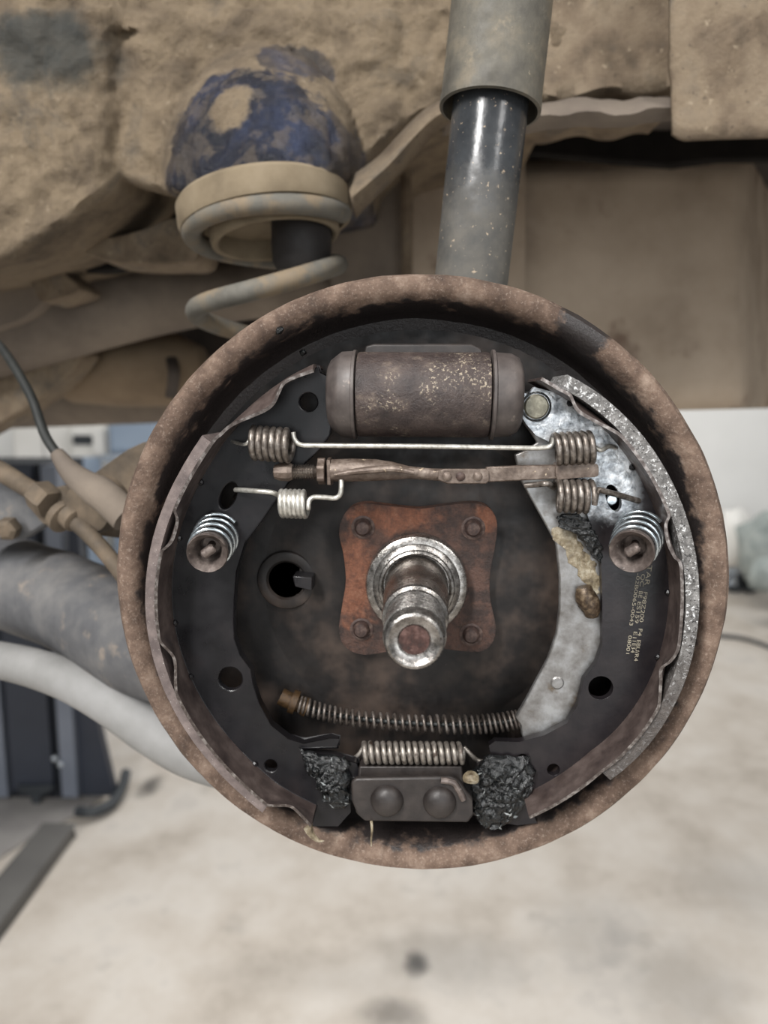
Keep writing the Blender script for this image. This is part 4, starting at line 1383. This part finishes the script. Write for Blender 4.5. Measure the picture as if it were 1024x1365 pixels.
cb = thing('brake_sensor_cable', P(140, 665, 0.09), 'thin black cable arching down into a rubber sleeve', 'cable')
cen = spline([P(-60, 420, 0.20), P(-10, 452, 0.17), P(15, 482, 0.15), P(42, 530, 0.13), P(60, 580, 0.115), P(82, 613, 0.105)], 8)
obj('cable_sheath', tube(cen, 0.0026, 12), M['cable'], cb, smooth=60)
obj('rubber_sleeve', tube(spline([P(76, 604, 0.106), P(92, 626, 0.102), P(112, 644, 0.098), P(140, 662, 0.094), P(170, 690, 0.09)], 6), lambda s: 0.0036 + 0.0050 * min(1, s * 1.5), 18), M['dust_grey'], cb, smooth=60)

bpipe = thing('brake_pipe', P(110, 700, 0.09), 'dusty ochre brake pipe with union nuts beside the trailing arm', 'brake pipe')
obj('pipe_hose', tube(spline([P(-60, 600, 0.14), P(0, 628, 0.125), P(36, 650, 0.115), P(70, 668, 0.105)], 6), lambda s: 0.0060 - 0.0012 * s, 16), M['fitting'], bpipe, smooth=60)
nut = P(58, 664, 0.104)
dn_ = (P(90, 690, 0.098) - P(50, 655, 0.108)).normalized()
obj('union_nut', lathe([(0.0060, -0.006), (0.0085, -0.005), (0.0088, 0.004), (0.0078, 0.006)], nut, dn_, 6), M['fitting'], bpipe, smooth=20)
obj('union_nut', lathe([(0.0080, -0.003), (0.0090, -0.002), (0.0090, 0.002), (0.0068, 0.003)], P(84, 688, 0.099), dn_, 20), M['fitting'], bpipe)
obj('union_collar', lathe([(0.0050, -0.004), (0.0066, -0.003), (0.0066, 0.003), (0.0050, 0.004)], P(96, 690, 0.096), dn_, 20), M['fitting'], bpipe)
obj('rigid_pipe', tube(spline([P(92, 688, 0.097), P(120, 714, 0.09), P(150, 748, 0.083), P(182, 792, 0.075)], 6), 0.0042, 16), M['fitting'], bpipe, smooth=60)

# ------------------------------------------------------------------ lift post
base = PF(60, 1074)
PY = base.y
lp_ = thing('lift_post', base, 'dark blue car lift post with bluish steel edges on a base plate', 'lift post')


def upright(name, x0, x1, ybot, Yf, th, material, top=1.16):
    a, b = P(x0, ybot, Yf), P(x1, ybot, Yf)
    z0 = min(a.z, b.z)
    return obj(name, prism([Vector((a.x, Yf, z0)), Vector((b.x, Yf, z0)), Vector((b.x, Yf, top)), Vector((a.x, Yf, top))], [], (0, th, 0)), material, lp_, bevel=0.004)


upright('post_column', -60, 92, 1060, PY + 0.03, 0.25, M['post_groove'])
upright('post_face', 18, 70, 1052, PY + 0.005, 0.03, M['post'])
upright('post_edge', -8, 10, 1062, PY, 0.06, M['post_edge'])
upright('post_edge', 84, 103, 1062, PY, 0.06, M['post_edge'])
g0 = P(104, 1060, PY + 0.03)
g1 = P(152, 1044, PY + 0.03)
g2 = P(127, 950, PY + 0.03)
g3 = P(104, 900, PY + 0.03)
obj('post_gusset', prism([g0, Vector((g1.x, g1.y, g0.z)), g2, Vector((g2.x - 0.02, g2.y, g2.z + 0.6)), Vector((g3.x, g3.y, g3.z + 0.6))], [], (0, 0.03, 0)), M['post'], lp_, bevel=0.004)
bpz = 0.012
bpl = [PF(-60, 1066, bpz), PF(150, 1050, bpz), PF(104, 1084, bpz), PF(48, 1110, bpz), PF(-60, 1180, bpz)]
obj('base_plate', prism(bpl, [], (0, 0, -0.012)), M['base_plate'], lp_, bevel=0.003)
for px, py in ((74, 1010), (82, 1018)):
    obj('post_bolt', lathe([(0.010, 0.0), (0.010, -0.010), (0.006, -0.014), (0.001, -0.015)], P(px, py, PY), (0, 1, 0), 12), M['silver_metal'], lp_)
obj('lock_tab', prism(PL([(22, 1048), (72, 1048), (64, 1058), (54, 1062), (52, 1078), (44, 1078), (40, 1062), (26, 1058)], PY - 0.012), [], (0, 0.012, 0)), M['dark_plastic'], lp_, bevel=0.003)
lpth = spline([PF(102, 1082, 0.03), PF(125, 1082, 0.03), PF(150, 1070, 0.03), PF(164, 1046, 0.04), PF(168, 1030, 0.05)], 8)
o = obj('floor_hose', tube(lpth, 0.018, 14), M['dark_plastic'])
tag(o, 'dark curved hose lying beside the lift post foot', 'hose')
a, b = PF(80, 1116, 0), PF(-40, 1270, 0)
sd = (b - a).normalized()
nv = Vector((-sd.y, sd.x, 0))
w = 0.048
obar = obj('ramp_bar', prism([a - nv * w, a + nv * w, b + nv * w, b - nv * w], [], (0, 0, 0.045)), M['ramp_bar'], bevel=0.006)
tag(obar, 'dark grey flat bar lying on the floor in front of the lift post', 'bar')

# ------------------------------------------------------------------ far things
YB = WALL_Y - 0.75


def far_box(name, x0, x1, y0, y1, Y, th, material, label, cat, parts=()):
    a, b = P(x0, y1, Y), P(x1, y0, Y)
    root = thing(name, Vector(((a.x + b.x) / 2, Y, 0)), label, cat)
    c0 = Vector(((a.x + b.x) / 2, Y + th / 2, (0 + b.z) / 2))
    obj('carcass', box(c0, (b.x - a.x, th, b.z)), material, root, bevel=0.008, smooth=30)
    for (nm, xx0, xx1, yy0, yy1, mm, proud) in parts:
        p_, q_ = P(xx0, yy1, Y), P(xx1, yy0, Y)
        obj(nm, box(((p_.x + q_.x) / 2, Y - proud / 2, (p_.z + q_.z) / 2), (q_.x - p_.x, proud, q_.z - p_.z)), mm, root, bevel=0.004)
    return root


far_box('wall_cabinet', 20, 96, 540, 640, YB, 0.5, M['white_lacquer'], 'white cabinet seen under the sill beside the lift post', 'cabinet',
        [('cabinet_door', 24, 58, 548, 634, M['white_lacquer'], 0.02), ('cabinet_door', 61, 93, 548, 634, M['white_lacquer'], 0.02)])
far_box('tool_bench', 48, 84, 618, 700, YB - 0.8, 0.5, M['blue_grey'], 'grey blue low tool cart in front of the white cabinet', 'cart',
        [('cart_drawer', 52, 82, 624, 640, M['blue_grey'], 0.02), ('cart_drawer', 52, 82, 644, 660, M['blue_grey'], 0.02)])
far_box('white_shelf', 97, 144, 560, 640, YB - 0.1, 0.5, M['white_lacquer'], 'white shelf with a dark opening behind the brake cable', 'shelf',
        [('dark_opening', 98, 126, 580, 593, M['dark_plastic'], 0.01), ('shelf_edge', 128, 142, 572, 606, M['white_lacquer'], 0.04)])
far_box('parts_washer', 146, 210, 548, 616, YB - 0.2, 0.5, M['blue_grey'], 'blue grey machine housing at the wall next to the white shelf', 'machine',
        [('machine_panel', 150, 206, 556, 600, M['blue_grey'], 0.02), ('machine_tray', 146, 178, 604, 614, M['silver_metal'], 0.12)])


def far_lump(name, cx, cy, rx, rz, Y, material, label, cat, seed):
    c_ = P(cx, cy, Y)
    k_ = (Y - CAM.y) / F
    v, f = lathe([(0.001, -1), (0.55, -0.95), (0.9, -0.7), (1.0, -0.1), (0.92, 0.45), (0.65, 0.85), (0.3, 0.98), (0.001, 1)], (0, 0, 0), (0, 0, 1), 32)
    v = [c_ + Vector((q.x * rx * k_, q.y * rx * k_ * 0.8, q.z * rz * k_)) * (1 + 0.30 * mnoise.noise(q * 1.6 + Vector((seed, 0, 0)))) for q in v]
    o_ = obj(name, (v, f), material, smooth=70)
    return tag(o_, label, cat)


yl = 4.4
far_lump('covered_bundle', 1024, 728, 42, 44, yl + 0.2, M['grey_cover'], 'grey green covered bundle at the foot of the white wall', 'bundle', 3.1)
far_lump('cloth_sack', 982, 716, 26, 36, yl + 0.5, M['white_lacquer'], 'pale sack slumped against the white wall behind the rim', 'sack', 8.2)
far_lump('rag_heap', 1030, 764, 30, 22, yl - 0.2, M['grey_cover'], 'low grey rag heap in front of the covered bundle', 'rags', 5.7)
mc = PF(985, 786)
root = thing('machine_jack', Vector((mc.x, mc.y, 0)), 'small silver workshop jack standing behind the rim', 'jack')
kj = (mc.y - CAM.y) / F
obj('jack_body', tube([mc + Vector((-16 * kj, 0, 10 * kj)), mc + Vector((-8 * kj, 0, 48 * kj)), mc + Vector((6 * kj, 0, 62 * kj))], lambda s: (18 - 6 * s) * kj, 16), M['silver_metal'], root, smooth=60)
for dx in (-12, 8):
    obj('jack_wheel', lathe([(0.3 * 13 * kj, -0.03), (13 * kj, -0.03), (13 * kj, 0.03), (0.3 * 13 * kj, 0.03)], mc + Vector((dx * kj, -0.06, 13 * kj)), (0, 1, 0), 24), M['dark_plastic'], root)
o = obj('floor_cable', tube(spline([PF(940, 846, 0.012), PF(985, 850, 0.012), PF(1020, 860, 0.012), PF(1070, 880, 0.012), PF(1150, 890, 0.012)], 8), 0.012, 8), M['dark_plastic'], smooth=60)
tag(o, 'thin grey cable lying on the floor near the far wall', 'cable')
